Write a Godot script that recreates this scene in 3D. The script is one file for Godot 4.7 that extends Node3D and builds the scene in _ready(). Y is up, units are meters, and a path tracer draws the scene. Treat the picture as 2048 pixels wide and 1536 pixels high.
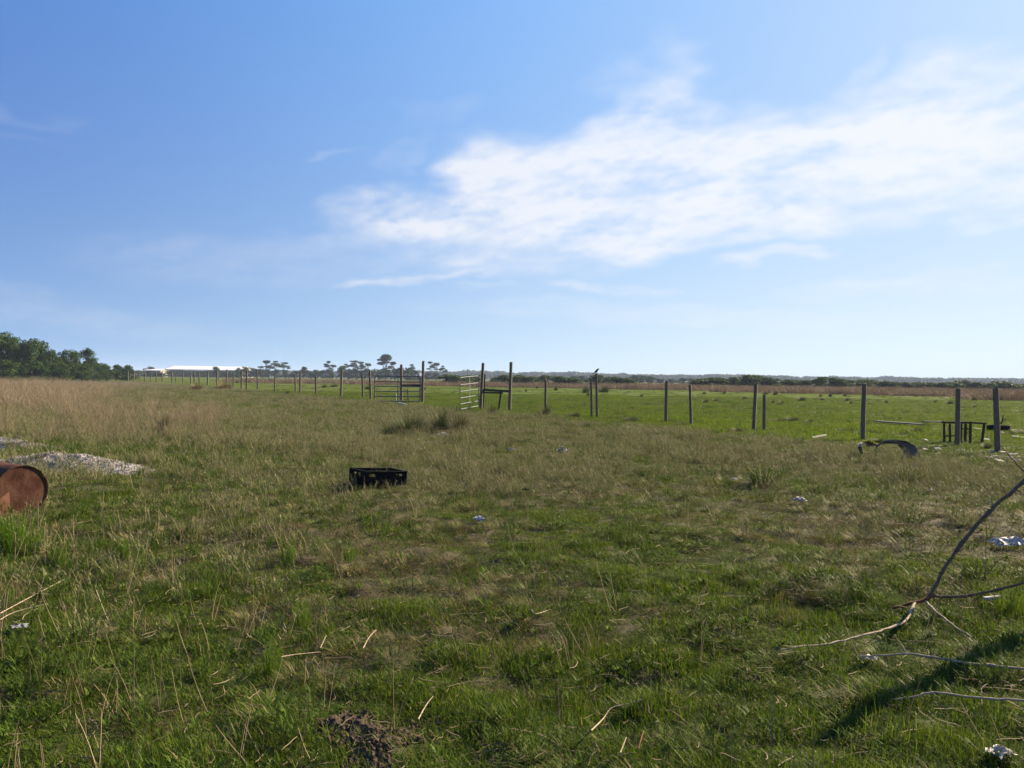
extends Node3D
# A cattle pasture on a clear morning: rough grass, an old post fence with two pipe gates, brush and far woods.

const F := 1595.0            # focal length in pixels of the 2048 x 1536 photograph
const EYE := 1.45
const SUN_AZ := 54.0         # degrees right of the view direction
const SUN_EL := 27.0
const K := 4.0               # vertex colours are stored times K (they are kept in eight bits); the materials divide again

var cam: Camera3D
var rng := RandomNumberGenerator.new()
var n_big := FastNoiseLite.new()
var n_mid := FastNoiseLite.new()
var n_fine := FastNoiseLite.new()
var n_dry := FastNoiseLite.new()
var M := {}
var names := {}

# ------------------------------------------------------------------ mesh builder
class MB:
	var v := PackedVector3Array()
	var n := PackedVector3Array()
	var c := PackedColorArray()
	var i := PackedInt32Array()
	func vert(p: Vector3, nn: Vector3, col: Color) -> int:
		v.append(p); n.append(nn); c.append(col)
		return v.size() - 1
	func tri(a: int, b: int, d: int) -> void:
		var g := (v[d] - v[a]).cross(v[b] - v[a])
		if g.dot(n[a] + n[b] + n[d]) < 0.0:
			i.append(a); i.append(d); i.append(b)
		else:
			i.append(a); i.append(b); i.append(d)
	func flat(a: Vector3, b: Vector3, d: Vector3, e: Vector3, out: Vector3, col: Color) -> void:
		var g := (b - a).cross(e - a).normalized()
		if g.dot(out) < 0.0:
			g = -g
		var k := [vert(a, g, col), vert(b, g, col), vert(d, g, col), vert(e, g, col)]
		tri(k[0], k[1], k[2]); tri(k[0], k[2], k[3])
	func box(center: Vector3, size: Vector3, b: Basis, col: Color, bevel := 0.0) -> void:
		var h := size * 0.5
		if bevel <= 0.0:
			for ax in 3:
				for s in [-1.0, 1.0]:
					var o := Vector3.ZERO; o[ax] = s
					var u := Vector3.ZERO; u[(ax + 1) % 3] = h[(ax + 1) % 3]
					var w := Vector3.ZERO; w[(ax + 2) % 3] = h[(ax + 2) % 3]
					var m: Vector3 = o * h[ax]
					flat(center + b * (m - u - w), center + b * (m + u - w), center + b * (m + u + w), center + b * (m - u + w), b * o, col)
			return
		var q := h - Vector3.ONE * bevel
		for ax in 3:
			var a1 := (ax + 1) % 3
			var a2 := (ax + 2) % 3
			for s in [-1.0, 1.0]:
				var o := Vector3.ZERO; o[ax] = s
				var u := Vector3.ZERO; u[a1] = q[a1]
				var w := Vector3.ZERO; w[a2] = q[a2]
				var m: Vector3 = o * h[ax]
				flat(center + b * (m - u - w), center + b * (m + u - w), center + b * (m + u + w), center + b * (m - u + w), b * o, col)
				for t in [-1.0, 1.0]:
					var o2 := Vector3.ZERO; o2[a1] = t
					var e1: Vector3 = o * h[ax] + o2 * q[a1]
					var e2: Vector3 = o * q[ax] + o2 * h[a1]
					flat(center + b * (e1 - w), center + b * (e1 + w), center + b * (e2 + w), center + b * (e2 - w), b * (o + o2), col)
	func ribbon(p: PackedVector3Array, side: Vector3, w: float, col: Color, tip := 0.15) -> void:
		var last := p.size() - 1
		var a := -1
		var b := -1
		for k in p.size():
			var t := (p[mini(k + 1, last)] - p[maxi(k - 1, 0)]).normalized()
			var nn := side.cross(t).normalized()
			if nn.y < 0.0:
				nn = -nn
			var ww := w * lerpf(1.0, tip, pow(float(k) / last, 1.5)) * 0.5
			var a2 := vert(p[k] - side * ww, nn, col)
			var b2 := vert(p[k] + side * ww, nn, col)
			if k > 0:
				tri(a, b, b2); tri(a, b2, a2)
			a = a2; b = b2
	func tube(p: PackedVector3Array, r: PackedFloat32Array, sides: int, col: Color, caps := true, wob := 0.0, seed_ := 1) -> void:
		var rg := RandomNumberGenerator.new()
		rg.seed = seed_
		var last := p.size() - 1
		var t0 := (p[1] - p[0]).normalized()
		var u := t0.cross(Vector3.UP if absf(t0.y) < 0.9 else Vector3.RIGHT).normalized()
		var rings := []
		var wobs := []
		for s in sides:
			wobs.append(1.0 + rg.randf_range(-wob, wob))
		for k in p.size():
			var t := (p[mini(k + 1, last)] - p[maxi(k - 1, 0)]).normalized()
			u = (u - t * u.dot(t)).normalized()
			var w := t.cross(u)
			var ring := []
			for s in sides:
				var a := TAU * s / sides
				var d := u * cos(a) + w * sin(a)
				ring.append(vert(p[k] + d * r[k] * (wobs[s] + rg.randf_range(-wob, wob) * 0.35), d, col))
			if k > 0:
				for s in sides:
					var s2 := (s + 1) % sides
					tri(rings[k - 1][s], rings[k - 1][s2], ring[s2]); tri(rings[k - 1][s], ring[s2], ring[s])
			rings.append(ring)
		if caps:
			for e in [0, last]:
				var out := (p[0] - p[1]).normalized() if e == 0 else (p[last] - p[last - 1]).normalized()
				var mid := vert(p[e], out, col)
				var ring := []
				for s in sides:
					ring.append(vert(v[rings[e][s]], out, col))
				for s in sides:
					tri(mid, ring[s], ring[(s + 1) % sides])
	func mesh(m: Material) -> ArrayMesh:
		var arr := []
		arr.resize(Mesh.ARRAY_MAX)
		arr[Mesh.ARRAY_VERTEX] = v
		arr[Mesh.ARRAY_NORMAL] = n
		arr[Mesh.ARRAY_COLOR] = c
		arr[Mesh.ARRAY_INDEX] = i
		var am := ArrayMesh.new()
		am.add_surface_from_arrays(Mesh.PRIMITIVE_TRIANGLES, arr)
		am.surface_set_material(0, m)
		return am

# ------------------------------------------------------------------ naming
func numbered(called: String) -> String:
	if not names.has(called):
		names[called] = 0
		return called
	names[called] += 1
	return "%s_%03d" % [called, names[called]]

func tag(o: Node, label: String, category: String, group := "", kind := "") -> Node:
	o.set_meta("label", label)
	o.set_meta("category", category)
	if group: o.set_meta("group", group)
	if kind: o.set_meta("kind", kind)
	return o

func thing(called: String, label: String, category: String, at_ := Vector3.ZERO, turn := 0.0, group := "") -> Node3D:
	var o := Node3D.new()
	o.name = numbered(called)
	add_child(o)
	o.position = at_
	o.rotation.y = turn
	tag(o, label, category, group)
	return o

func part(called: String, mesh: Mesh, parent: Node) -> MeshInstance3D:
	var o := MeshInstance3D.new()
	o.name = numbered(called) if parent == self else called
	o.mesh = mesh
	parent.add_child(o, true)
	return o

func structure(called: String, mesh: Mesh) -> MeshInstance3D:
	var o := part(called, mesh, self)
	o.set_meta("kind", "structure")
	return o

func multi(mesh: Mesh, xs: Array, cols: PackedColorArray) -> MultiMesh:
	var mm := MultiMesh.new()
	mm.transform_format = MultiMesh.TRANSFORM_3D
	mm.use_colors = true
	mm.mesh = mesh
	mm.instance_count = xs.size()
	var buf := PackedFloat32Array()
	buf.resize(xs.size() * 16)
	for k in xs.size():
		var t: Transform3D = xs[k]
		var b := t.basis
		var o := k * 16
		buf[o] = b.x.x; buf[o + 1] = b.y.x; buf[o + 2] = b.z.x; buf[o + 3] = t.origin.x
		buf[o + 4] = b.x.y; buf[o + 5] = b.y.y; buf[o + 6] = b.z.y; buf[o + 7] = t.origin.y
		buf[o + 8] = b.x.z; buf[o + 9] = b.y.z; buf[o + 10] = b.z.z; buf[o + 11] = t.origin.z
		buf[o + 12] = cols[k].r; buf[o + 13] = cols[k].g; buf[o + 14] = cols[k].b; buf[o + 15] = 1.0
	mm.buffer = buf
	return mm

# ------------------------------------------------------------------ places
func ray(px: float, py: float) -> Vector3:
	return cam.transform.basis * Vector3((px - 1024.0) / F, (768.0 - py) / F, -1.0)

func at(px: float, py: float, depth: float) -> Vector3:    # the point of that pixel's line of sight at a distance into the scene
	var d := ray(px, py)
	return cam.position + d * (depth / -d.z)

func gp(px: float, py: float) -> Vector3:                   # where that line of sight meets the ground
	var d := ray(px, py)
	var p := cam.position + d * ((EYE - 0.02) / maxf(-d.y, 1e-4))
	for k in 3:
		p = cam.position + d * ((EYE - gh(p.x, p.z)) / maxf(-d.y, 1e-4))
	p.y = gh(p.x, p.z)
	return p

func on(x: float, z: float) -> Vector3:
	return Vector3(x, gh(x, z), z)

func sm(a: float, b: float, x: float) -> float:
	return smoothstep(a, b, x)

var mounds := []      # [x, z, rx, rz, height]

func gh(x: float, z: float) -> float:
	var r := sqrt(x * x + z * z)
	var near := 1.0 - sm(60.0, 160.0, r)
	var h := n_big.get_noise_2d(x, z) * 0.07 * near
	if r < 40.0:
		h += n_mid.get_noise_2d(x, z) * 0.06 * (1.0 - sm(20.0, 40.0, r))
	if r < 14.0:
		h += n_fine.get_noise_2d(x, z) * 0.052 * (1.0 - sm(8.0, 14.0, r))
	for m in mounds:
		var dx: float = (x - m[0]) / m[2]
		var dz: float = (z - m[1]) / m[3]
		var q := dx * dx + dz * dz
		if q < 6.0:
			h += m[4] * exp(-q * 1.2)
	return h

# the fence runs away to the left: its depth for each direction x / depth
var fence_at := [[-0.50, 165.0], [-0.40, 118.0], [-0.33, 88.0], [-0.245, 68.0], [-0.18, 55.0], [-0.11, 46.0], [-0.04, 38.0], [0.0, 36.5], [0.10, 31.0], [0.19, 28.0], [0.30, 24.0], [0.44, 20.5], [0.61, 17.8], [0.8, 15.0]]
func fence_z(s: float) -> float:
	for k in fence_at.size() - 1:
		if s < fence_at[k + 1][0]:
			return lerpf(fence_at[k][1], fence_at[k + 1][1], clampf((s - fence_at[k][0]) / (fence_at[k + 1][0] - fence_at[k][0]), 0.0, 1.0))
	return 15.0

func dryness(x: float, d: float) -> float:       # 0 lush green, 1 all straw
	var s := x / d
	var fz := fence_z(s)
	var n := n_dry.get_noise_2d(x, d)
	var n2 := n_mid.get_noise_2d(x * 1.7 + 90.0, d * 1.7)
	var n3 := n_fine.get_noise_2d(x, d) * (1.0 - sm(10.0, 24.0, d))
	var inside := 1.0 - sm(0.80, 0.97, d / fz + n * 0.16)
	var left := 1.0 - sm(-0.22, -0.08, s)
	var dry := 0.55 + n * 0.75 + n2 * 0.40 + n3 * 0.35
	dry = lerpf(dry, 0.45 + n * 0.7 + n2 * 0.6 + n3 * 0.75, 1.0 - sm(5.0, 8.5, d))            # the near turf is greener
	dry -= 0.75 * exp(-pow((s - 0.16) / 0.14, 2.0) - pow((d - 6.2) / 1.3, 2.0))    # the lush patch in front
	dry -= 0.5 * sm(0.18, 0.42, s) * (1.0 - sm(4.4, 5.6, d))
	dry -= 0.55 * exp(-pow((s + 0.50) / 0.17, 2.0) - pow((d - 15.0) / 3.4, 2.0))   # weeds behind the shell heap
	dry -= 0.25 * exp(-pow((s + 0.50) / 0.2, 2.0) - pow((d - 7.5) / 1.8, 2.0))
	dry = lerpf(dry, 0.15 + n * 0.6 + n2 * 0.2, (1.0 - inside) * (1.0 - left))               # pasture behind the fence
	dry = lerpf(dry, 0.34 + n * 0.7 + n2 * 0.2, left * sm(24.0, 34.0, d) * sm(-0.47, -0.40, s))
	return clampf(dry, 0.0, 1.0)

func tallness(x: float, d: float) -> float:      # how much long grass stands
	var s := x / d
	var fz := fence_z(s)
	var n := n_dry.get_noise_2d(x + 55.0, d - 20.0)
	var t := sm(7.5, 12.0, d + n * 3.0) * (1.0 - sm(0.74, 0.93, d / fz + n * 0.14))
	t = maxf(t, 0.5 * sm(-0.2, -0.4, s) * sm(3.5, 6.5, d) * (1.0 - sm(26.0, 40.0, d)))
	t *= 1.0 - 0.85 * exp(-pow((x + 1.68) / 0.5, 2.0) - pow((d - 9.8) / 0.55, 2.0))
	t *= 1.0 - 0.8 * exp(-pow((x - 7.3) / 0.7, 2.0) - pow((d - 15.2) / 0.9, 2.0))
	t *= 1.0 - 0.6 * exp(-pow((x + 2.4) / 1.3, 2.0) - pow((d - 19.5) / 1.2, 2.0))
	t *= 1.0 - 0.85 * exp(-pow((s - 0.42) / 0.14, 2.0) - pow((d - 9.0) / 2.5, 2.0))
	return clampf(t * (0.75 + n * 0.6), 0.0, 1.0)

# ------------------------------------------------------------------ materials
func lin(r: float, g: float, b: float, a := 1.0) -> Color:
	var c := Color(r, g, b).linear_to_srgb()
	c.a = a
	return c

func vk(r: float, g: float, b: float) -> Color:
	return Color(minf(r * K, 1.0), minf(g * K, 1.0), minf(b * K, 1.0))

func noise_tex(freq: float, ramp: Array, octaves := 4, size := 512, seed_ := 1, stretch := false) -> Texture2D:
	var nz := FastNoiseLite.new()
	nz.seed = seed_
	nz.frequency = freq
	nz.fractal_octaves = octaves
	var t := NoiseTexture2D.new()
	t.width = size
	t.height = size
	t.seamless = true
	t.noise = nz
	if ramp.size():
		var g := Gradient.new()
		g.offsets = PackedFloat32Array(ramp.map(func(a): return a[0]))
		g.colors = PackedColorArray(ramp.map(func(a): return a[1]))
		t.color_ramp = g
	return t

func bump_tex(freq: float, strength: float, size := 512, seed_ := 1) -> Texture2D:
	var t: NoiseTexture2D = noise_tex(freq, [], 5, size, seed_)
	t.as_normal_map = true
	t.bump_strength = strength
	return t

func veg(called: String, rough: float, back: float, spec := 0.5) -> StandardMaterial3D:
	var m := StandardMaterial3D.new()
	m.resource_name = called
	m.vertex_color_use_as_albedo = true
	m.albedo_color = lin(1.0 / K, 1.0 / K, 1.0 / K)
	m.roughness = rough
	m.metallic_specular = spec
	m.cull_mode = BaseMaterial3D.CULL_DISABLED
	if back > 0.0:
		m.backlight_enabled = true
		m.backlight = Color(back, back, back * 0.75)
	return m

func solid(called: String, col: Color, rough: float, tex: Texture2D = null, scale := Vector3.ONE, bump: Texture2D = null, bump_s := 1.0) -> StandardMaterial3D:
	var m := StandardMaterial3D.new()
	m.resource_name = called
	m.albedo_color = col
	m.roughness = rough
	if tex:
		m.albedo_texture = tex
	if bump:
		m.normal_enabled = true
		m.normal_texture = bump
		m.normal_scale = bump_s
	if tex or bump:
		m.uv1_triplanar = true
		m.uv1_scale = scale
	return m

func materials() -> void:
	M.grass = veg("grass blades", 0.45, 0.85, 0.12)
	M.pasture = veg("pasture blades", 0.7, 0.9, 0.08)
	M.straw = veg("dry straw", 0.6, 0.6, 0.2)
	M.leaf = veg("tree leaves", 0.6, 0.6, 0.18)
	M.earth = veg("bare earth", 0.95, 0.0, 0.2)
	var w := [[0.0, lin(0.30, 0.29, 0.28)], [0.4, lin(0.62, 0.60, 0.57)], [0.62, lin(0.9, 0.88, 0.85)], [1.0, lin(1.0, 1.0, 1.0)]]
	var wood_tex := noise_tex(0.02, w, 5, 512, 5)
	M.post = solid("weathered post wood", lin(0.19, 0.16, 0.125), 0.9, wood_tex, Vector3(9, 0.8, 9), bump_tex(0.03, 9.0, 512, 8), 1.0)
	M.dark_wood = solid("dark old wood", lin(0.08, 0.063, 0.048), 0.9, wood_tex, Vector3(1.2, 7, 7), bump_tex(0.03, 9.0, 512, 9), 1.0)
	M.plank = solid("grey plank", lin(0.24, 0.225, 0.20), 0.9, wood_tex, Vector3(0.8, 6, 6), bump_tex(0.03, 6.0, 512, 9), 0.8)
	M.galv = solid("galvanised pipe", lin(0.105, 0.125, 0.145), 0.65, noise_tex(0.02, [[0.2, lin(0.6, 0.58, 0.54)], [0.7, lin(1, 1, 1)]], 4, 256, 3), Vector3(3, 3, 3))
	M.galv.metallic = 0.1
	M.galv_backlit = solid("pipe darkened as backlit", lin(0.10, 0.105, 0.105), 0.7, noise_tex(0.02, [[0.2, lin(0.6, 0.55, 0.5)], [0.7, lin(1, 1, 1)]], 4, 256, 33), Vector3(3, 3, 3))  # closed gate's pipe: its backlit shade is put into a darker colour
	M.black = solid("black plastic", lin(0.0075, 0.0075, 0.0078), 0.75, noise_tex(0.02, [[0.2, lin(0.6, 0.6, 0.6)], [0.8, lin(1, 1, 1)]], 4, 256, 4), Vector3(4, 4, 4))
	M.sheet = solid("dark plastic sheeting", lin(0.17, 0.17, 0.17), 0.75, noise_tex(0.03, [[0.2, lin(0.5, 0.5, 0.5)], [0.7, lin(1, 1, 1)]], 4, 256, 14), Vector3(5, 5, 5), bump_tex(0.02, 6.0, 256, 14))
	var r := [[0.0, lin(0.030, 0.014, 0.010)], [0.38, lin(0.062, 0.026, 0.016)], [0.55, lin(0.074, 0.034, 0.023)], [0.72, lin(0.095, 0.048, 0.029)], [1.0, lin(0.085, 0.042, 0.033)]]
	M.rust = solid("rusted steel", Color.WHITE, 0.88, noise_tex(0.008, r, 6, 512, 21), Vector3(0.9, 0.9, 0.9), bump_tex(0.03, 4.0, 512, 22), 0.35)
	M.film = solid("white plastic film", lin(0.38, 0.355, 0.32), 0.6)
	M.film.backlight_enabled = true
	M.film.backlight = Color(0.6, 0.6, 0.62)
	M.film_grey = solid("dirty film", lin(0.22, 0.21, 0.20), 0.6)
	M.film_blue = solid("blue printed film", lin(0.27, 0.30, 0.40), 0.5)
	M.film_red = solid("red printed film", lin(0.45, 0.07, 0.06), 0.4)
	M.paper = solid("white scrap", lin(0.34, 0.325, 0.30), 0.8, noise_tex(0.02, [[0.2, lin(0.6, 0.55, 0.48)], [0.6, lin(1, 1, 1)]], 4, 256, 31), Vector3(3, 3, 3))
	M.bark = solid("dead branch bark", lin(0.16, 0.115, 0.08), 0.85, wood_tex, Vector3(5, 5, 5), bump_tex(0.04, 7.0, 512, 18), 1.0)
	M.bark_pale = solid("pale peeled twig", lin(0.40, 0.325, 0.24), 0.8, wood_tex, Vector3(5, 5, 5))
	M.bark_red = solid("red brown bark", lin(0.20, 0.085, 0.05), 0.8, wood_tex, Vector3(5, 5, 5))
	M.shell = solid("crushed shell", lin(0.36, 0.335, 0.325), 0.95, noise_tex(0.06, [[0.1, lin(0.35, 0.34, 0.34)], [0.45, lin(0.8, 0.79, 0.78)], [0.7, lin(1, 1, 1)]], 5, 512, 41), Vector3(2, 2, 2), bump_tex(0.08, 8.0, 512, 42), 1.0)
	M.roof_white = solid("white metal roof", lin(0.62, 0.61, 0.60), 0.6)
	M.roof_grey = solid("grey metal roof", lin(0.30, 0.33, 0.37), 0.5)
	M.wall_dark = solid("weathered barn boards", lin(0.27, 0.255, 0.23), 0.9)
	M.wall_red = solid("faded gable", lin(0.50, 0.36, 0.34), 0.9)
	M.trunk = solid("tree trunk", lin(0.13, 0.105, 0.085), 0.9)
	M.bird = solid("dark feathers", lin(0.018, 0.017, 0.018), 0.55)
	for k in ["post", "dark_wood", "plank", "bark", "bark_pale", "bark_red", "black", "rust", "trunk", "paper"]: M[k].metallic_specular = 0.2
	M.white_pole = solid("white plastic pole", lin(0.7, 0.7, 0.68), 0.5)

# ------------------------------------------------------------------ sky
func sky_texture() -> ImageTexture:
	var W := 3072
	var H := 1536
	# where the clouds stand: a coarse map in degrees round the view, from the cloud bank's outline
	var x0 := -70.0
	var step := 0.25
	var mw := 720
	var mh := 200
	var cov := PackedFloat32Array()
	cov.resize(mw * mh)
	# each: middle x, y, half width, half height (pixels of the photograph), slope in degrees, density
	var puffs := [
		[895, 398, 200, 62, 14, 0.85], [1130, 400, 300, 118, 6, 0.95], [1290, 255, 150, 95, 30, 0.75], [1350, 190, 75, 50, 40, 0.5],
		[1440, 370, 360, 100, 6, 0.85], [1740, 290, 340, 92, 11, 0.8], [2010, 225, 220, 90, 12, 0.72], [2360, 200, 380, 110, 6, 0.6],
		[1960, 398, 230, 32, 11, 0.62], [835, 556, 150, 10, 8, 0.55], [1225, 573, 125, 13, -3, 0.5], [1545, 523, 85, 15, 8, 0.5],
		[985, 581, 90, 9, 0, 0.25], [1640, 172, 70, 26, 32, 0.3], [620, 512, 380, 50, 4, 0.17], [40, 281, 60, 9, -4, 0.10],
		[30, 214, 90, 14, 0, 0.08], [1880, 567, 280, 15, 1, 0.34], [1880, 436, 75, 9, 8, 0.36], [90, 625, 340, 30, -6, 0.16],
		[930, 210, 90, 30, 20, 0.10], [790, 300, 60, 14, 25, 0.16], [675, 287, 40, 7, 5, 0.16], [1500, 460, 200, 26, 3, 0.35], [1300, 630, 420, 18, -2, 0.22]]
	for p in puffs:
		var az := rad_to_deg(atan((p[0] - 1024.0) / F))
		var el := rad_to_deg(atan((757.0 - p[1] + 0.0133 * (p[0] - 1024.0)) / F * cos(deg_to_rad(az))))
		var ra: float = rad_to_deg(p[2] / F) * cos(deg_to_rad(az))
		var re: float = rad_to_deg(p[3] / F)
		var cs := cos(deg_to_rad(p[4]))
		var sn := sin(deg_to_rad(p[4]))
		for j in range(maxi(0, int((el - ra * 1.6) / step)), mini(mh, int((el + maxf(ra, re) * 1.6) / step) + 1)):
			for i in range(maxi(0, int((az - ra * 1.8 - x0) / step)), mini(mw, int((az + ra * 1.8 - x0) / step) + 1)):
				var dx := x0 + i * step - az
				var dy := j * step - el
				var a := (dx * cs + dy * sn) / ra
				var b := (-dx * sn + dy * cs) / re
				var q := a * a + b * b
				if q < 2.6:
					var f: float = p[5] * (1.0 - sm(0.05, 1.95, q))
					var k := j * mw + i
					cov[k] = 1.0 - (1.0 - cov[k]) * (1.0 - f)
	var wisp := FastNoiseLite.new()
	wisp.seed = 11
	wisp.frequency = 1.0
	wisp.fractal_octaves = 6
	wisp.fractal_gain = 0.55
	wisp.domain_warp_enabled = true
	wisp.domain_warp_amplitude = 0.45
	wisp.domain_warp_frequency = 1.2
	wisp.domain_warp_fractal_octaves = 3
	var warp := FastNoiseLite.new()
	warp.seed = 5
	warp.frequency = 1.0
	warp.fractal_octaves = 4
	var sun := Vector3(sin(deg_to_rad(SUN_AZ)) * cos(deg_to_rad(SUN_EL)), sin(deg_to_rad(SUN_EL)), -cos(deg_to_rad(SUN_AZ)) * cos(deg_to_rad(SUN_EL)))
	var data := PackedFloat32Array()
	data.resize(W * H * 3)
	var half := H / 2
	for j in half + 2:
		var el := PI * (0.5 - (j + 0.5) / H)
		var eld := maxf(rad_to_deg(el), 0.0)
		var ce := cos(el)
		var se := maxf(sin(el), 0.0)
		var hz := exp(-eld / 12.5)
		var hz2 := exp(-eld / 3.2)
		for i in W:
			var az := wrapf(TAU * (i + 0.5) / W, -PI, PI)
			var d := Vector3(sin(az) * ce, se, -cos(az) * ce)
			var g := rad_to_deg(acos(clampf(d.dot(sun), -1.0, 1.0)))
			var m := 1.0 - sm(38.0, 88.0, g)
			var r := lerpf(0.045, 0.130, m)
			var gr := lerpf(0.155, 0.375, m)
			var b := lerpf(0.52, 0.85, m)
			var toward := 1.0 - sm(28.0, 95.0, g)
			var w := 1.0 - (1.0 - hz * lerpf(0.52, 0.94, toward)) * (1.0 - 0.72 * exp(-pow(g / 33.0, 2.0))) * (1.0 - hz2 * lerpf(0.12, 0.92, toward))
			r = lerpf(r, lerpf(0.45, 0.80, toward), w)
			gr = lerpf(gr, lerpf(0.70, 0.91, toward), w)
			b = lerpf(b, lerpf(0.88, 0.94, toward), w)
			if eld < 75.0:
				# cloud: stretched along the wind, finer near the horizon
				var lift := 1.0 / (se + 0.22)
				var cx := d.x * lift
				var cz := d.z * lift
				var w1 := warp.get_noise_2d(cx * 2.2, cz * 2.2)
				var w2 := warp.get_noise_2d(cx * 2.2 + 40.0, cz * 2.2)
				var u := (rad_to_deg(az) + w1 * 4.5 * minf(1.0, eld / 13.0) - x0) / step
				var v := (eld + w2 * 2.4 * minf(1.0, eld / 13.0)) / step
				var cover := 0.0
				if u >= 0.0 and u < mw - 2 and v >= 0.0 and v < mh - 2:
					var iu := int(u)
					var iv := int(v)
					var fu := u - iu
					var fv := v - iv
					var k := iv * mw + iu
					cover = lerpf(lerpf(cov[k], cov[k + 1], fu), lerpf(cov[k + mw], cov[k + mw + 1], fu), fv)
				else:
					cover = maxf(0.0, w1 * 0.9 - 0.1) * sm(0.0, 6.0, absf(rad_to_deg(az)) - 60.0)
				if cover > 0.01:
					var nz := wisp.get_noise_2d(cx * 2.2 + cz * 0.9, cz * 3.6 - cx * 1.5)
					var nf := wisp.get_noise_2d(cx * 9.0 + cz * 4.0 + 60.0, cz * 12.0 - cx * 7.0)
					var a := clampf(cover * (0.82 + nz * 0.8 + nf * 0.38), 0.0, 1.0)
					a = lerpf(a, sm(0.0, 1.0, a), 0.1) * 0.88
					var white := lerpf(0.80, 0.90, toward)
					r = lerpf(r, white * 0.945, a)
					gr = lerpf(gr, white * 0.965, a)
					b = lerpf(b, white * 1.02, a)
			var o := (j * W + i) * 3
			data[o] = r
			data[o + 1] = gr
			data[o + 2] = b
	for k in range((half + 2) * W * 3, W * H * 3, 3):
		data[k] = 0.12; data[k + 1] = 0.14; data[k + 2] = 0.08
	return ImageTexture.create_from_image(Image.create_from_data(W, H, false, Image.FORMAT_RGBF, data.to_byte_array()))

# ------------------------------------------------------------------ plants
func arc(base: Vector3, dir: Vector3, length: float, bend: float, segs: int, lean: float) -> PackedVector3Array:
	var p := PackedVector3Array()
	var a := lean
	var q := base
	p.append(q)
	for k in segs:
		q += (Vector3.UP * cos(a) + dir * sin(a)) * (length / segs)
		a += bend / segs
		p.append(q)
	return p

func yaw_dir(a: float) -> Vector3:
	return Vector3(cos(a), 0, sin(a))

# a tuft-sized piece of turf: short curved blades; dry is the share of straw in it
func turf_mesh(seed_: int, dry: float, radius: float, count: int, lo: float, hi: float, width: float, lush := false) -> ArrayMesh:
	var rg := RandomNumberGenerator.new()
	rg.seed = seed_
	var b := MB.new()
	for k in count:
		var rr := radius * sqrt(rg.randf())
		var ya := rg.randf() * TAU
		var base := Vector3(cos(ya) * rr, -0.01, sin(ya) * rr)
		var dir := yaw_dir(rg.randf() * TAU)
		var side := Vector3(-dir.z, 0, dir.x)
		var l := rg.randf_range(lo, hi) * (0.6 + 0.4 * rg.randf())
		var col: Color
		if rg.randf() < dry:
			var t := rg.randf()
			col = vk(lerpf(0.13, 0.27, t), lerpf(0.112, 0.225, t), lerpf(0.066, 0.128, t))
			if rg.randf() < 0.42:
				col = vk(0.085, 0.066, 0.045) if rg.randf() < 0.6 else vk(0.045, 0.036, 0.026)
			b.ribbon(arc(base, dir, l * 1.15, rg.randf_range(0.3, 1.6), 3, rg.randf_range(0.4, 1.3)), side, width * 0.75, col)
		else:
			var t := rg.randf()
			col = vk(lerpf(0.050, 0.128, t), lerpf(0.092, 0.187, t), lerpf(0.010, 0.021, t))
			var br := rg.randf_range(0.55, 1.2)
			col = Color(minf(col.r * br, 1.0), minf(col.g * br, 1.0), minf(col.b * br, 1.0))
			if lush: col = vk(lerpf(0.092, 0.145, t), lerpf(0.152, 0.207, t), lerpf(0.015, 0.023, t))
			b.ribbon(arc(base, dir, l, rg.randf_range(0.2, 1.7), 3, rg.randf_range(0.05, 1.05)), side, width * rg.randf_range(0.7, 1.3), col)
	return b.mesh(M.pasture if lush else M.grass)

# long grass gone to seed: thin stems, feathery heads, some green at the foot
func seed_mesh(seed_: int, height: float, stems: int, spread: float, green: float, warm: float) -> ArrayMesh:
	var rg := RandomNumberGenerator.new()
	rg.seed = seed_
	var b := MB.new()
	for k in stems:
		var rr := spread * sqrt(rg.randf())
		var ya := rg.randf() * TAU
		var base := Vector3(cos(ya) * rr, -0.02, sin(ya) * rr)
		var dir := yaw_dir(ya + rg.randf_range(-1.0, 1.0))
		var side := yaw_dir(rg.randf() * TAU)
		var l := height * rg.randf_range(0.45, 1.0)
		var t := rg.randf()
		var col := vk(lerpf(0.15, 0.27, t), lerpf(0.138, 0.248, t) * lerpf(1.0, 0.86, warm), lerpf(0.074, 0.128, t))
		var stem := arc(base, dir, l, rg.randf_range(0.1, 0.9), 4, rg.randf_range(0.02, 0.35))
		b.ribbon(stem, side, 0.0035, col, 0.6)
		# the seed head: short spikelets along the top of the stem
		if rg.randf() < 0.6:
			for s in 5:
				var q := stem[3].lerp(stem[4], s / 5.0)
				var dd := yaw_dir(rg.randf() * TAU)
				b.ribbon(arc(q, dd, rg.randf_range(0.02, 0.05), 0.5, 1, rg.randf_range(0.3, 0.8)), Vector3(-dd.z, 0, dd.x), 0.005, col, 0.4)
		# leaf blades
		for s in 2:
			var dd := yaw_dir(rg.randf() * TAU)
			var c2 := col if rg.randf() > green else vk(rg.randf_range(0.06, 0.11), rg.randf_range(0.11, 0.17), 0.025)
			b.ribbon(arc(base.lerp(stem[1], rg.randf()), dd, l * rg.randf_range(0.35, 0.7), rg.randf_range(0.5, 1.6), 3, rg.randf_range(0.1, 0.5)), Vector3(-dd.z, 0, dd.x), 0.004, c2)
	return b.mesh(M.straw)

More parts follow.
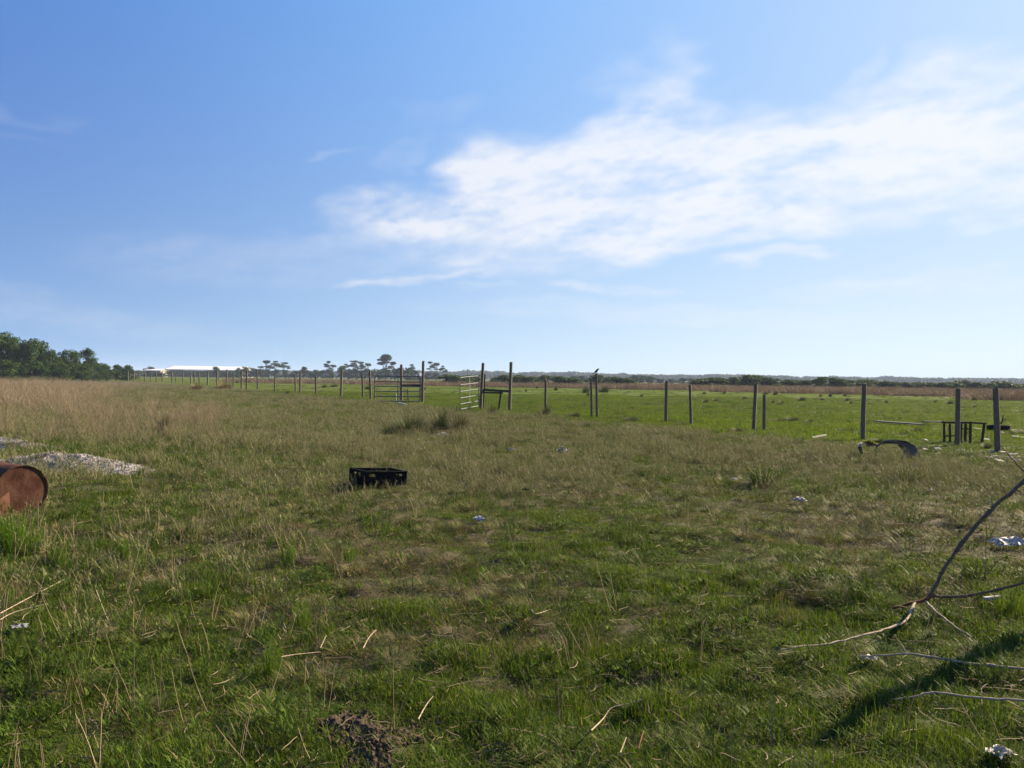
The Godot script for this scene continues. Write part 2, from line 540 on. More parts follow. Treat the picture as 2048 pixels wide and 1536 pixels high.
# feathery green weed: upright stems set with short needle leaves
func weed_mesh(seed_: int, height: float, stems: int, tint: float) -> ArrayMesh:
	var rg := RandomNumberGenerator.new()
	rg.seed = seed_
	var b := MB.new()
	for k in stems:
		var base := Vector3(rg.randfn(0, 0.04), -0.01, rg.randfn(0, 0.04))
		var l := height * rg.randf_range(0.5, 1.0)
		var stem := arc(base, yaw_dir(rg.randf() * TAU), l, rg.randf_range(0.0, 0.5), 5, rg.randf_range(0.0, 0.35))
		b.ribbon(stem, yaw_dir(rg.randf() * TAU), 0.003, vk(0.07, 0.09, 0.03), 0.6)
		for s in int(38 * l / 0.2):
			var f := rg.randf_range(0.12, 1.0) * 4.99
			var q := stem[int(f)].lerp(stem[int(f) + 1], f - int(f))
			var dd := yaw_dir(rg.randf() * TAU)
			var t := rg.randf()
			b.ribbon(arc(q, dd, rg.randf_range(0.02, 0.045), 0.4, 2, rg.randf_range(0.3, 1.1)), Vector3(-dd.z, 0, dd.x), 0.0042, vk(lerpf(0.042, 0.095, t) * tint, lerpf(0.078, 0.145, t) * tint, lerpf(0.014, 0.027, t)), 0.3)
	return b.mesh(M.grass)

func feather_weed(seed_: int) -> ArrayMesh:
	var rg := RandomNumberGenerator.new()
	rg.seed = seed_
	var b := MB.new()
	for k in 34:
		var ya := rg.randf() * TAU
		var rr := 0.24 * sqrt(rg.randf())
		var l := rg.randf_range(0.16, 0.40)
		var stem := arc(Vector3(cos(ya) * rr, -0.02, sin(ya) * rr), yaw_dir(ya), l, rg.randf_range(0.0, 0.4), 5, rg.randf_range(0.0, 0.3))
		for s in 90:
			var f := rg.randf_range(0.1, 1.0) * 4.99
			var q := stem[int(f)].lerp(stem[int(f) + 1], f - int(f))
			var dd := yaw_dir(rg.randf() * TAU)
			var t := rg.randf()
			b.ribbon(arc(q, dd, rg.randf_range(0.03, 0.07), 0.4, 2, rg.randf_range(0.2, 0.9)), Vector3(-dd.z, 0, dd.x), 0.0045, vk(lerpf(0.065, 0.12, t), lerpf(0.13, 0.20, t), lerpf(0.016, 0.03, t)), 0.3)
	return b.mesh(M.pasture)

# a low leafy weed bush, about 0.8 wide and 0.34 high
func bush_weed(seed_: int) -> ArrayMesh:
	var rg := RandomNumberGenerator.new()
	rg.seed = seed_
	var b := MB.new()
	for k in 46:
		var ya := rg.randf() * TAU
		var rr := 0.22 * sqrt(rg.randf())
		var base := Vector3(cos(ya) * rr, -0.02, sin(ya) * rr)
		var l := rg.randf_range(0.16, 0.42) * (1.2 - rr * 1.5)
		var stem := arc(base, yaw_dir(ya), l, rg.randf_range(0.0, 0.5), 5, rg.randf_range(0.0, 0.3) + rr * 2.0)
		b.ribbon(stem, yaw_dir(rg.randf() * TAU), 0.004, vk(0.07, 0.07, 0.03), 0.6)
		for s in 42:
			var f := rg.randf_range(0.1, 1.0) * 4.99
			var q := stem[int(f)].lerp(stem[int(f) + 1], f - int(f))
			var dd := yaw_dir(rg.randf() * TAU)
			var t := rg.randf()
			var col := vk(lerpf(0.035, 0.085, t), lerpf(0.065, 0.13, t), lerpf(0.014, 0.026, t))
			if rg.randf() < 0.12: col = vk(0.13, 0.10, 0.06)
			b.ribbon(arc(q, dd, rg.randf_range(0.025, 0.06), 0.5, 2, rg.randf_range(0.4, 1.3)), Vector3(-dd.z, 0, dd.x), 0.011, col, 0.2)
	return b.mesh(M.grass)

# a clump of long arching blades
func tussock_mesh(seed_: int, height: float, spread: float, blades: int, dry: float, dark: float, width: float) -> ArrayMesh:
	var rg := RandomNumberGenerator.new()
	rg.seed = seed_
	var b := MB.new()
	for k in blades:
		var ya := rg.randf() * TAU
		var rr := spread * 0.45 * sqrt(rg.randf())
		var base := Vector3(cos(ya) * rr, -0.03, sin(ya) * rr)
		var dir := yaw_dir(ya + rg.randf_range(-0.8, 0.8))
		var l := height * rg.randf_range(0.5, 1.15)
		var t := rg.randf()
		var col := vk(lerpf(0.035, 0.085, t) * dark, lerpf(0.06, 0.125, t) * dark, lerpf(0.014, 0.028, t))
		if rg.randf() < dry:
			col = vk(lerpf(0.13, 0.29, t), lerpf(0.10, 0.21, t), lerpf(0.055, 0.105, t))
		b.ribbon(arc(base, dir, l, rg.randf_range(0.2, 1.5), 4, rg.randf_range(0.05, 0.5) + rr / spread), Vector3(-dir.z, 0, dir.x), width * rg.randf_range(0.6, 1.2), col)
	return b.mesh(M.straw)

func scatter(parent: Node3D, called: String, meshes: Array, spots: Array) -> void:
	# spots: [transform, tint, mesh number]
	for k in meshes.size():
		var xs := []
		var cs := PackedColorArray()
		for s in spots:
			if s[2] == k:
				xs.append(s[0])
				cs.append(s[1])
		if xs.size():
			var o := MultiMeshInstance3D.new()
			o.name = called
			o.multimesh = multi(meshes[k], xs, cs)
			o.set_meta("kind", "stuff")
			parent.add_child(o, true)

func stuff(called: String, label: String, category: String) -> Node3D:
	var o := Node3D.new()
	o.name = numbered(called)
	add_child(o)
	tag(o, label, category, "", "stuff")
	return o

# a depth drawn so that the density per square metre falls as depth to the power -fall
func depth_pick(lo: float, hi: float, fall: float) -> float:
	var e := 2.0 - fall
	return pow(lerpf(pow(lo, e), pow(hi, e), rng.randf()), 1.0 / e)

func tilt(x: float, z: float, yaw: float, sx: float, sy: float) -> Transform3D:
	return Transform3D(Basis(Vector3.UP, yaw).scaled_local(Vector3(sx, sy, sx)), on(x, z))

var bare := []     # [x, z, radius]: bare earth, where no turf stands
func bare_at(x: float, z: float) -> float:
	var f := 0.0
	for q in bare:
		var d: float = Vector2(x - q[0], (z - q[1]) * 1.3).length() / q[2]
		f = maxf(f, 1.0 - sm(0.6, 1.1, d + n_mid.get_noise_2d(x * 6.0, z * 6.0) * 0.5))
	return f

func fields() -> void:
	# --- short turf
	var turf := []
	var meshes := []
	for k in 3: meshes.append(turf_mesh(100 + k, 0.16, 0.13, 190, 0.016, 0.066, 0.0033))
	for k in 3: meshes.append(turf_mesh(110 + k, 0.50, 0.13, 200, 0.014, 0.052, 0.0033))
	for k in 3: meshes.append(turf_mesh(120 + k, 0.86, 0.13, 210, 0.014, 0.052, 0.0032))
	for k in 125000:
		var d := depth_pick(1.6, 75.0, 1.35)
		var x := rng.randf_range(-1.0, 1.0) * (0.74 * d + 0.8)
		var z := -d
		if rng.randf() < bare_at(x, z) * 0.86:
			continue
		if d < 14.0 and n_fine.get_noise_2d(x * 1.3 + 31.0, z * 1.3) > rng.randf_range(0.25, 0.7):
			continue
		var dry := dryness(x, d)
		var q := dry + rng.randf_range(-0.25, 0.25)
		var kind := 0 if q < 0.28 else (1 if q < 0.66 else 2)
		var far := sm(6.0, 45.0, d)
		var s := lerpf(1.0, 2.6, far) * rng.randf_range(0.75, 1.3)
		var sy := lerpf(1.0, 1.5, far) * rng.randf_range(0.6, 1.35) * maxf(0.3, 1.0 + 1.5 * n_fine.get_noise_2d(x * 0.9, d * 0.9)) * (1.0 + 0.7 * n_mid.get_noise_2d(x * 1.4 + 12.0, d * 1.4))
		var v := rng.randf_range(0.78, 1.2)
		turf.append([tilt(x, z, rng.randf() * TAU, s, sy), Color(v * rng.randf_range(0.9, 1.12), v, v * rng.randf_range(0.85, 1.15)), kind * 3 + rng.randi() % 3])
	scatter(stuff("short_grass", "short mixed green and straw coloured turf covering the field", "grass"), "turf", meshes, turf)
	# --- pasture beyond
	var past := []
	meshes = []
	for k in 3: meshes.append(turf_mesh(130 + k, 0.02, 0.9, 170, 0.05, 0.13, 0.012, true))
	for k in 2: meshes.append(turf_mesh(140 + k, 0.30, 0.9, 160, 0.05, 0.15, 0.012, true))
	for k in 26000:
		var d := depth_pick(20.0, 420.0, 1.5)
		var x := rng.randf_range(-1.0, 1.0) * (0.74 * d + 1.0)
		var fz := fence_z(x / d)
		if d < fz * 0.9:
			continue
		var dry := dryness(x, d) + rng.randf_range(-0.2, 0.2)
		var s := rng.randf_range(0.8, 1.5) * lerpf(1.0, 2.0, sm(60.0, 250.0, d))
		var v := rng.randf_range(0.75, 1.15) * (1.0 + 0.35 * n_dry.get_noise_2d(x * 1.5 + 200.0, d * 1.5))
		past.append([tilt(x, -d, rng.randf() * TAU, s, rng.randf_range(0.55, 1.25)), Color(v * rng.randf_range(0.95, 1.15), v, v * 0.9), (rng.randi() % 3) if dry < 0.45 else 3 + rng.randi() % 2])
	meshes.append(tussock_mesh(150, 0.13, 0.55, 260, 0.10, 0.75, 0.010))
	meshes.append(tussock_mesh(151, 0.16, 0.75, 300, 0.35, 0.7, 0.010))
	for k in 1500:
		var d := depth_pick(21.0, 120.0, 1.2)
		var x := rng.randf_range(-0.3, 0.78) * d
		if d < fence_z(x / d) * 0.93 or n_dry.get_noise_2d(x * 2.0 + 300.0, d * 2.0) < rng.randf_range(-0.15, 0.35):
			continue
		var v := rng.randf_range(0.7, 1.0)
		past.append([tilt(x, -d, rng.randf() * TAU, rng.randf_range(0.5, 1.6), rng.randf_range(0.8, 1.6)), Color(v, v, v), 5 + rng.randi() % 2])
	scatter(stuff("pasture_grass", "bright green grazed grass of the pasture behind the fence", "grass"), "pasture", meshes, past)
	# --- long dry grass between the camera and the fence
	var tall := []
	meshes = []
	for k in 4: meshes.append(seed_mesh(200 + k, 0.28, 26, 0.13, 0.72, 0.0))
	for k in 4: meshes.append(seed_mesh(210 + k, 0.40, 24, 0.15, 0.55, 0.15))
	for k in 46000:
		var d := depth_pick(3.0, 95.0, 1.15)
		var x := rng.randf_range(-1.0, 1.0) * (0.74 * d + 0.8)
		var t := tallness(x, d)
		if d < 10.0 and x / d > -0.2:
			t *= 0.5
		if rng.randf() > t * 0.9:
			continue
		var dry := dryness(x, d)
		if rng.randf() > 0.25 + dry:
			continue
		var far := sm(10.0, 50.0, d)
		var s := lerpf(0.9, 1.9, far) * rng.randf_range(0.7, 1.2)
		var sy := rng.randf_range(0.45, 1.05) * lerpf(0.72, 1.0, sm(6.0, 14.0, d))
		var v := rng.randf_range(0.75, 1.15)
		tall.append([tilt(x, -d, rng.randf() * TAU, s, sy), Color(v, v * rng.randf_range(0.95, 1.06), v), rng.randi() % (8 if dry > 0.5 else 4)])
	scatter(stuff("seed_grass", "knee high olive and tan seeding grass in front of the fence", "grass"), "seed_stems", meshes, tall)
	# --- tall pale broomsedge on the left, rusty broomsedge along the far side of the pasture
	var pale := []
	var rusty := []
	var pm := []
	var rm := []
	for k in 4: pm.append(seed_mesh(300 + k, 0.95, 30, 0.24, 0.10, 0.45))
	for k in 4: rm.append(broom_mesh(320 + k))
	for k in 3000:
		var d := depth_pick(26.0, 110.0, 1.0)
		var s := rng.randf_range(-0.78, -0.30)
		var x := s * d
		var n := n_dry.get_noise_2d(x * 0.6, d * 0.6)
		var keep := (1.0 - sm(-0.56, -0.44, s + n * 0.14)) * sm(26.0, 40.0, d + n * 14.0)
		if rng.randf() > keep:
			continue
		var v := rng.randf_range(0.85, 1.2)
		pale.append([tilt(x, -d, rng.randf() * TAU, rng.randf_range(1.0, 1.9), rng.randf_range(0.35, 0.85) * (1.15 if n > 0.1 else 0.8) * lerpf(1.35, 1.0, sm(-0.58, -0.48, s))), Color(v * 1.18, v * 1.05, v * 1.28), rng.randi() % 4])
	for k in 170:    # single tall plumes standing out of the shorter grass
		var s := rng.randf_range(-0.64, -0.36)
		var d := rng.randf_range(17.0, 34.0)
		pale.append([tilt(s * d, -d, rng.randf() * TAU, rng.randf_range(0.5, 0.9), rng.randf_range(0.45, 0.85)), Color(1.2, 1.06, 1.28), rng.randi() % 4])
	scatter(stuff("pale_broomsedge", "tall pale pinkish tan broomsedge standing before the hedge trees", "grass"), "plumes", pm, pale)
	for k in 10000:
		var d := depth_pick(70.0, 185.0, 0.9)
		var s := rng.randf_range(-0.36, 0.80)
		var x := s * d
		var n := n_dry.get_noise_2d(x * 0.25, d * 0.25)
		var near := lerpf(135.0, 84.0, clampf(s / 0.62, 0.0, 1.3)) + n * 26.0
		if s < -0.02:
			near = lerpf(150.0, 135.0, sm(-0.36, 0.0, s)) + n * 30.0
			if rng.randf() < 0.55: continue
		if d < near:
			continue
		var v := rng.randf_range(0.8, 1.15)
		rusty.append([tilt(x, -d, rng.randf() * TAU, rng.randf_range(0.9, 1.5), rng.randf_range(0.55, 1.05) * (0.9 + 0.5 * n_dry.get_noise_2d(x * 0.8, d * 0.8))), Color(v, v * rng.randf_range(0.92, 1.02), v), rng.randi() % 4])
	scatter(stuff("rusty_broomsedge", "band of rusty brown broomsedge along the far edge of the pasture", "grass"), "plumes", rm, rusty)
	# --- small green weeds among the turf
	var weeds := []
	meshes = []
	for k in 3: meshes.append(weed_mesh(400 + k, 0.08, 5, 1.0))
	for k in 3: meshes.append(weed_mesh(410 + k, 0.16, 5, 1.1))
	for k in 9000:
		var d := depth_pick(2.2, 24.0, 1.1)
		var x := rng.randf_range(-1.0, 1.0) * (0.74 * d + 0.5)
		var s := x / d
		if bare_at(x, -d) > 0.3:
			continue
		var p := 0.14 + 0.42 * sm(-0.05, -0.4, s) * (1.0 - sm(12.0, 17.0, d)) + 0.8 * exp(-pow((s + 0.50) / 0.16, 2.0) - pow((d - 15.0) / 3.0, 2.0))
		p *= 0.5 + 1.3 * maxf(0.0, n_dry.get_noise_2d(x * 2.0 + 7.0, d * 2.0) + 0.15)
		if rng.randf() > p:
			continue
		var big := rng.randf() < 0.25 + 0.3 * sm(-0.2, -0.45, s)
		var v := rng.randf_range(0.7, 1.1)
		weeds.append([tilt(x, -d, rng.randf() * TAU, rng.randf_range(0.8, 1.3), rng.randf_range(0.7, 1.2)), Color(v, v, v), (3 if big else 0) + rng.randi() % 3])
	scatter(stuff("weeds", "low feathery green weeds growing through the turf", "weeds"), "weed", meshes, weeds)
	# --- small rough clumps that stand up out of the turf
	var rough := []
	meshes = []
	for k in 3: meshes.append(tussock_mesh(470 + k, 0.115, 0.15, 110, 0.22, 1.45, 0.0042))
	for k in 3: meshes.append(tussock_mesh(480 + k, 0.125, 0.15, 110, 0.62, 1.35, 0.0038))
	for k in 2: meshes.append(weed_mesh(490 + k, 0.11, 9, 1.0))
	for k in 16000:
		var d := depth_pick(2.3, 20.0, 1.05)
		var x := rng.randf_range(-1.0, 1.0) * (0.74 * d + 0.6)
		var n := n_mid.get_noise_2d(x * 1.9 + 70.0, d * 1.9) + 0.5 * n_fine.get_noise_2d(x, d + 9.0)
		if d > fence_z(x / d) * 0.92 or n < rng.randf_range(-0.25, 0.45) or bare_at(x, -d) > 0.3:
			continue
		var dry := dryness(x, d) + rng.randf_range(-0.25, 0.25)
		var v := rng.randf_range(0.7, 1.15)
		var s := rng.randf_range(0.6, 1.25)
		rough.append([tilt(x, -d, rng.randf() * TAU, s, s * rng.randf_range(0.55, 1.1)), Color(v * rng.randf_range(0.95, 1.12), v, v), (rng.randi() % 3 if rng.randf() < 0.7 else 6 + rng.randi() % 2) if dry < 0.5 else 3 + rng.randi() % 3])
	scatter(stuff("rough_tufts", "rough little tufts of green and dry grass standing out of the turf", "grass"), "tuft", meshes, rough)
	# --- broad leaved plants flat in the turf
	var broad := []
	meshes = []
	for k in 4: meshes.append(rosette_mesh(450 + k))
	for k in 3400:
		var d := depth_pick(2.2, 13.0, 1.1)
		var x := rng.randf_range(-1.0, 1.0) * (0.74 * d + 0.5)
		if n_mid.get_noise_2d(x * 1.6 - 40.0, d * 1.6) < rng.randf_range(-0.1, 0.5) or bare_at(x, -d) > 0.3:
			continue
		var v := rng.randf_range(0.75, 1.15)
		var s := rng.randf_range(0.4, 0.95)
		broad.append([tilt(x, -d, rng.randf() * TAU, s, s * rng.randf_range(0.8, 1.5)), Color(v * rng.randf_range(0.9, 1.2), v, v), rng.randi() % 4])
	scatter(stuff("broadleaf_weeds", "small broad-leaved weeds flat in the near turf", "weeds"), "rosette", meshes, broad)
	# --- loose straw lying on the turf and bleached stalks standing
	var st := []
	meshes = []
	for k in 5: meshes.append(straw_mesh(500 + k, false))
	for k in 4: meshes.append(straw_mesh(510 + k, true))
	for k in 11000:
		var d := depth_pick(2.2, 16.0, 1.1)
		var x := rng.randf_range(-1.0, 1.0) * (0.74 * d + 0.5)
		var s := x / d
		var stand := rng.randf() < 0.02 + 0.10 * sm(-0.05, -0.4, s)
		var v := rng.randf_range(0.7, 1.25)
		var sz := rng.randf_range(0.6, 1.3) if stand or rng.randf() < 0.35 else rng.randf_range(0.2, 0.5)
		var xf := tilt(x, -d, rng.randf() * TAU, sz, rng.randf_range(0.6, 1.2))
		if not stand:
			xf.origin.y += rng.randf_range(0.015, 0.055)
		st.append([xf, Color(v, v, v * 0.95), (5 + rng.randi() % 4) if stand else rng.randi() % 5])
	scatter(stuff("straw", "loose bleached straw and dry stalks scattered over the turf", "straw"), "stalk", meshes, st)

func rosette_mesh(seed_: int) -> ArrayMesh:
	var rg := RandomNumberGenerator.new()
	rg.seed = seed_
	var b := MB.new()
	for k in 11:
		var dir := yaw_dir(TAU * k / 11.0 + rg.randf_range(-0.4, 0.4))
		var side := Vector3(-dir.z, 0, dir.x)
		var l := rg.randf_range(0.03, 0.065)
		var p := arc(Vector3(0, 0.012, 0), dir, l, rg.randf_range(0.2, 1.0), 4, rg.randf_range(0.3, 1.1))
		var t := rg.randf()
		var col := vk(lerpf(0.045, 0.105, t), lerpf(0.085, 0.165, t), lerpf(0.014, 0.026, t))
		var prev := [-1, -1]
		for q in 5:
			var w: float = [0.15, 0.8, 1.0, 0.75, 0.1][q] * l * 0.19
			var nn := side.cross((p[mini(q + 1, 4)] - p[maxi(q - 1, 0)]).normalized()).normalized()
			if nn.y < 0.0: nn = -nn
			var a := b.vert(p[q] - side * w, (nn - side * 0.3).normalized(), col)
			var c := b.vert(p[q] + side * w, (nn + side * 0.3).normalized(), col)
			if q > 0:
				b.tri(prev[0], prev[1], c); b.tri(prev[0], c, a)
			prev = [a, c]
	return b.mesh(M.grass)

func straw_mesh(seed_: int, standing: bool) -> ArrayMesh:
	var rg := RandomNumberGenerator.new()
	rg.seed = seed_
	var b := MB.new()
	var col := vk(0.235, 0.185, 0.125)
	if standing:
		for k in rg.randi_range(1, 3):
			var dir := yaw_dir(rg.randf() * TAU)
			var p := arc(Vector3(rg.randfn(0, 0.03), -0.02, rg.randfn(0, 0.03)), dir, rg.randf_range(0.14, 0.34), rg.randf_range(-0.3, 0.5), 4, rg.randf_range(0.0, 0.5))
			b.tube(p, PackedFloat32Array([0.0022, 0.002, 0.0018, 0.0015, 0.001]), 3, col, false)
	else:
		var p := PackedVector3Array()
		var a := 0.0
		var q := Vector3.ZERO
		var l := rg.randf_range(0.05, 0.22)
		for k in 5:
			p.append(q)
			q += Vector3(cos(a), rg.randf_range(-0.12, 0.16), sin(a)) * l / 4.0
			a += rg.randf_range(-0.5, 0.5)
		b.tube(p, PackedFloat32Array([0.0018, 0.0022, 0.0022, 0.002, 0.0012]), 3, col, false)
	return b.mesh(M.straw)

func broom_mesh(seed_: int) -> ArrayMesh:
	var rg := RandomNumberGenerator.new()
	rg.seed = seed_
	var b := MB.new()
	for k in 90:
		var ya := rg.randf() * TAU
		var rr := 0.75 * sqrt(rg.randf())
		var base := Vector3(cos(ya) * rr, -0.05, sin(ya) * rr)
		var dir := yaw_dir(rg.randf() * TAU)
		var t := rg.randf()
		b.ribbon(arc(base, dir, rg.randf_range(0.45, 1.15), rg.randf_range(0.1, 0.7), 3, rg.randf_range(0.0, 0.3)), Vector3(-dir.z, 0, dir.x), rg.randf_range(0.012, 0.028), vk(lerpf(0.135, 0.225, t), lerpf(0.098, 0.160, t), lerpf(0.070, 0.115, t)), 0.5)
	return b.mesh(M.straw)

# ------------------------------------------------------------------ ground
func ground_color(x: float, z: float) -> Color:
	var a := n_mid.get_noise_2d(x * 3.0, z * 3.0) * 0.5 + 0.5
	var soil := Vector3(0.036, 0.029, 0.020).lerp(Vector3(0.062, 0.049, 0.033), a)
	var dry := dryness(x, maxf(-z, 1.0)) if z < 0.0 else 0.5
	var green := Vector3(0.050, 0.088, 0.018).lerp(Vector3(0.085, 0.13, 0.026), a)
	var straw := Vector3(0.10, 0.082, 0.048).lerp(Vector3(0.15, 0.12, 0.07), a)
	var pasture := -z > fence_z(x / maxf(-z, 1.0)) * 0.9
	var c := soil.lerp(green.lerp(straw, dry), 0.8 if pasture else 0.12 + 0.3 * a)
	c = c.lerp(Vector3(0.062, 0.047, 0.036), bare_at(x, z))
	return vk(c.x, c.y, c.z)

func ground() -> void:
	var b := MB.new()
	var dirs := []
	# directions are finer ahead of the camera than behind it; the sheet itself goes all round
	var a := -PI
	while a < PI - 0.001:
		dirs.append(a)
		a += 0.0062 if absf(a) < 0.72 else 0.05
	var radii := [0.0]
	var r := 0.5
	while r < 4200.0:
		radii.append(r)
		r *= 1.016 if r < 30.0 else (1.03 if r < 200.0 else 1.12)
	var nd := dirs.size()
	for k in radii.size():
		for q in nd:
			var x: float = sin(dirs[q]) * radii[k]
			var z: float = -cos(dirs[q]) * radii[k]
			var y := gh(x, z)
			var e := maxf(0.03, radii[k] * 0.012)
			var nn := Vector3.UP
			if radii[k] < 160.0:
				nn = Vector3(y - gh(x + e, z), e, y - gh(x, z + e)).normalized()
			b.v.append(Vector3(x, y, z)); b.n.append(nn); b.c.append(ground_color(x, z))
	for k in radii.size() - 1:
		for q in nd:
			var q2 := (q + 1) % nd
			var i0 := k * nd + q
			var i1 := k * nd + q2
			b.i.append_array([i0, i0 + nd, i1 + nd])
			if k > 0:
				b.i.append_array([i0, i1 + nd, i1])
	structure("ground", b.mesh(M.earth))

# ------------------------------------------------------------------ fence
var post_count := 0
func post_mesh(h: float, r: float, seed_: int, bend := 0.03, slant := 0.25) -> ArrayMesh:
	var rg := RandomNumberGenerator.new()
	rg.seed = seed_
	var b := MB.new()
	var sides := 12
	var rings := []
	var bx := rg.randf_range(-bend, bend)
	var bz := rg.randf_range(-bend, bend)
	var sl := rg.randf_range(0.05, slant)
	var sa := rg.randf() * TAU
	var wob := []
	for s in sides: wob.append(rg.randf_range(0.90, 1.08))
	var n := 9
	for k in n + 1:
		var t := float(k) / n
		var ring := []
		for s in sides:
			var an := TAU * s / sides
			var d := Vector3(cos(an), 0, sin(an))
			var rad: float = r * wob[s] * lerpf(1.06, 0.94, t) * rg.randf_range(0.97, 1.03)
			if k == n: rad *= 0.93
			var y := lerpf(-0.25, h, t)
			if k >= n - 1: y += cos(an - sa) * r * sl * (1.0 if k == n else 0.9) - (0.012 if k == n - 1 else 0.0) - (h + 0.25) / n * (0.0 if k == n else -0.86)
			ring.append(b.vert(Vector3(bx * t * t * h, y, bz * t * t * h) + d * rad, d, Color.WHITE))
		if k > 0:
			for s in sides:
				var s2 := (s + 1) % sides
				b.tri(rings[k - 1][s], rings[k - 1][s2], ring[s2]); b.tri(rings[k - 1][s], ring[s2], ring[s])
		rings.append(ring)
	var c := b.vert(Vector3(bx * h, h - 0.006, bz * h), Vector3.UP, Color.WHITE)
	var top := []
	for s in sides: top.append(b.vert(b.v[rings[n][s]], Vector3.UP, Color.WHITE))
	for s in sides: b.tri(c, top[s], top[(s + 1) % sides])
	return b.mesh(M.post)

# foot and head in pixels of the photograph, width in pixels: stands at its place at its real size
func fence_post(px: float, foot: float, head: float, wide: float, label: String, group := "", head_dx := 0.0) -> MeshInstance3D:
	post_count += 1
	var p := gp(px, foot)
	var top := at(px + head_dx, head, -p.z)
	var h := top.y - p.y
	var o := part("fence_post", post_mesh(h, wide * 0.5 / F * -p.z, 700 + post_count), self)
	o.position = p
	var up := (top - p).normalized()
	o.basis = Basis(Quaternion(Vector3.UP, up))
	tag(o, label, "fence post", group)
	return o

func rail_between(parent: Node, called: String, a: Vector3, b_: Vector3, w: float, t: float, m: Material) -> MeshInstance3D:
	var b := MB.new()
	var d := b_ - a
	var x := d.normalized()
	var z := x.cross(Vector3.UP).normalized()
	var y := z.cross(x)
	b.box(Vector3.ZERO, Vector3(d.length(), w, t), Basis.IDENTITY, Color.WHITE, minf(w, t) * 0.12)
	var o := part(called, b.mesh(m), parent)
	o.transform = Transform3D(Basis(x, y, z), (a + b_) * 0.5)
	return o

func fence() -> void:
	var far := "weathered wooden post in the long thinning row of fence posts left of the closed gate"
	var fg := "posts of the far fence row"
	for p in [[256, 763, 742, 2.4], [268, 763, 744, 2.0], [279, 763, 742, 2.2], [290, 764, 743, 2.0], [301, 764, 745, 1.9], [313, 765, 744, 2.2], [325, 765, 743, 2.4], [344, 766.5, 743, 2.4], [352, 766.5, 747, 1.9], [366, 768, 744, 2.1], [382, 769, 743, 2.4], [388.5, 767, 741.5, 2.5], [399, 769, 745.5, 2.3], [415, 770.5, 743.5, 2.9], [434, 773, 742, 3.0], [453, 767.5, 739, 2.8], [467, 776.5, 743, 2.6], [483, 778, 739, 3.3], [493, 779.5, 740, 3.4], [515, 778, 739.5, 3.0], [549.5, 783, 749, 3.1], [591, 786, 749.5, 3.0], [600, 786.5, 740, 3.6], [632, 788.5, 752.5, 3.6]]:
		fence_post(p[0], p[1], p[2], p[3], far, fg, rng.randf_range(-0.7, 0.7))
	fence_post(440, 771.5, 745, 1.8, "thin stick leaning against a post of the far fence row", "", -4.5)
	fence_post(682, 793.5, 739, 4.0, "tall fence post standing alone left of the pair by the closed gate", "", 0.5)
	fence_post(726, 796, 743.5, 4.0, "fence post leaning slightly, outer one of the pair beside the closed gate", "", -2.0)
	fence_post(741.5, 799, 739, 4.4, "fence post next to the free end of the closed gate", "", -1.0)
	fence_post(803, 802, 729, 5.6, "stout post standing behind the middle of the closed gate")
	fence_post(845, 805.5, 722, 5.6, "tallest post, at the right end of the closed gate", "", -0.5)
	fence_post(817, 803, 778, 3.0, "short stub of a post behind the closed gate", "", -0.8)
	fence_post(961.5, 818, 726, 6.2, "tall leaning post that carries the open gate", "", 3.0)
	fence_post(1019, 820.5, 724, 6.4, "tall straight post right of the open gate, at the end of the broken rails", "", 2.0)
	fence_post(1091, 817, 758.5, 5.2, "fence post with a grass tussock grown round its foot", "", -0.5)
	fence_post(1183.5, 834.5, 760.5, 5.0, "shorter post of the close pair under the bird")
	var perch := fence_post(1194, 835, 747, 5.2, "post with the dark bird perched on it")
	fence_post(1331.5, 844.5, 762, 6.6, "thick fence post left of a thinner one, in the open stretch of pasture fence", "", 1.5)
	fence_post(1382, 849.5, 769, 6.0, "thinner fence post leaning a little left, beside the thick one in the open stretch", "", -1.5)
	fence_post(1507.5, 860.5, 767.5, 7.2, "tall fence post with a short post beside it", "", 2.0)
	fence_post(1528, 862, 790, 6.8, "short fence post beside a tall one", "", 1.5)
	fence_post(1725.5, 880, 767, 9.0, "tall dark fence post beside the arched black sheeting")
	fence_post(1914.5, 892, 776.5, 10.4, "dark fence post in front of the low wooden frame", "", 2.0)
	var thick := fence_post(1995.5, 901.5, 776.5, 11.0, "thickest fence post, with a snag on its side, next to the white scrap", "", -1.0)
	var sb := MB.new()
	sb.tube(PackedVector3Array([Vector3(0.05, 0.60, 0.02), Vector3(0.085, 0.64, 0.03), Vector3(0.10, 0.74, 0.03), Vector3(0.105, 0.80, 0.03)]), PackedFloat32Array([0.018, 0.016, 0.012, 0.005]), 6, Color.WHITE, true, 0.1, 3)
	part("snag", sb.mesh(M.dark_wood), thick)
	gates()
	bird(perch)

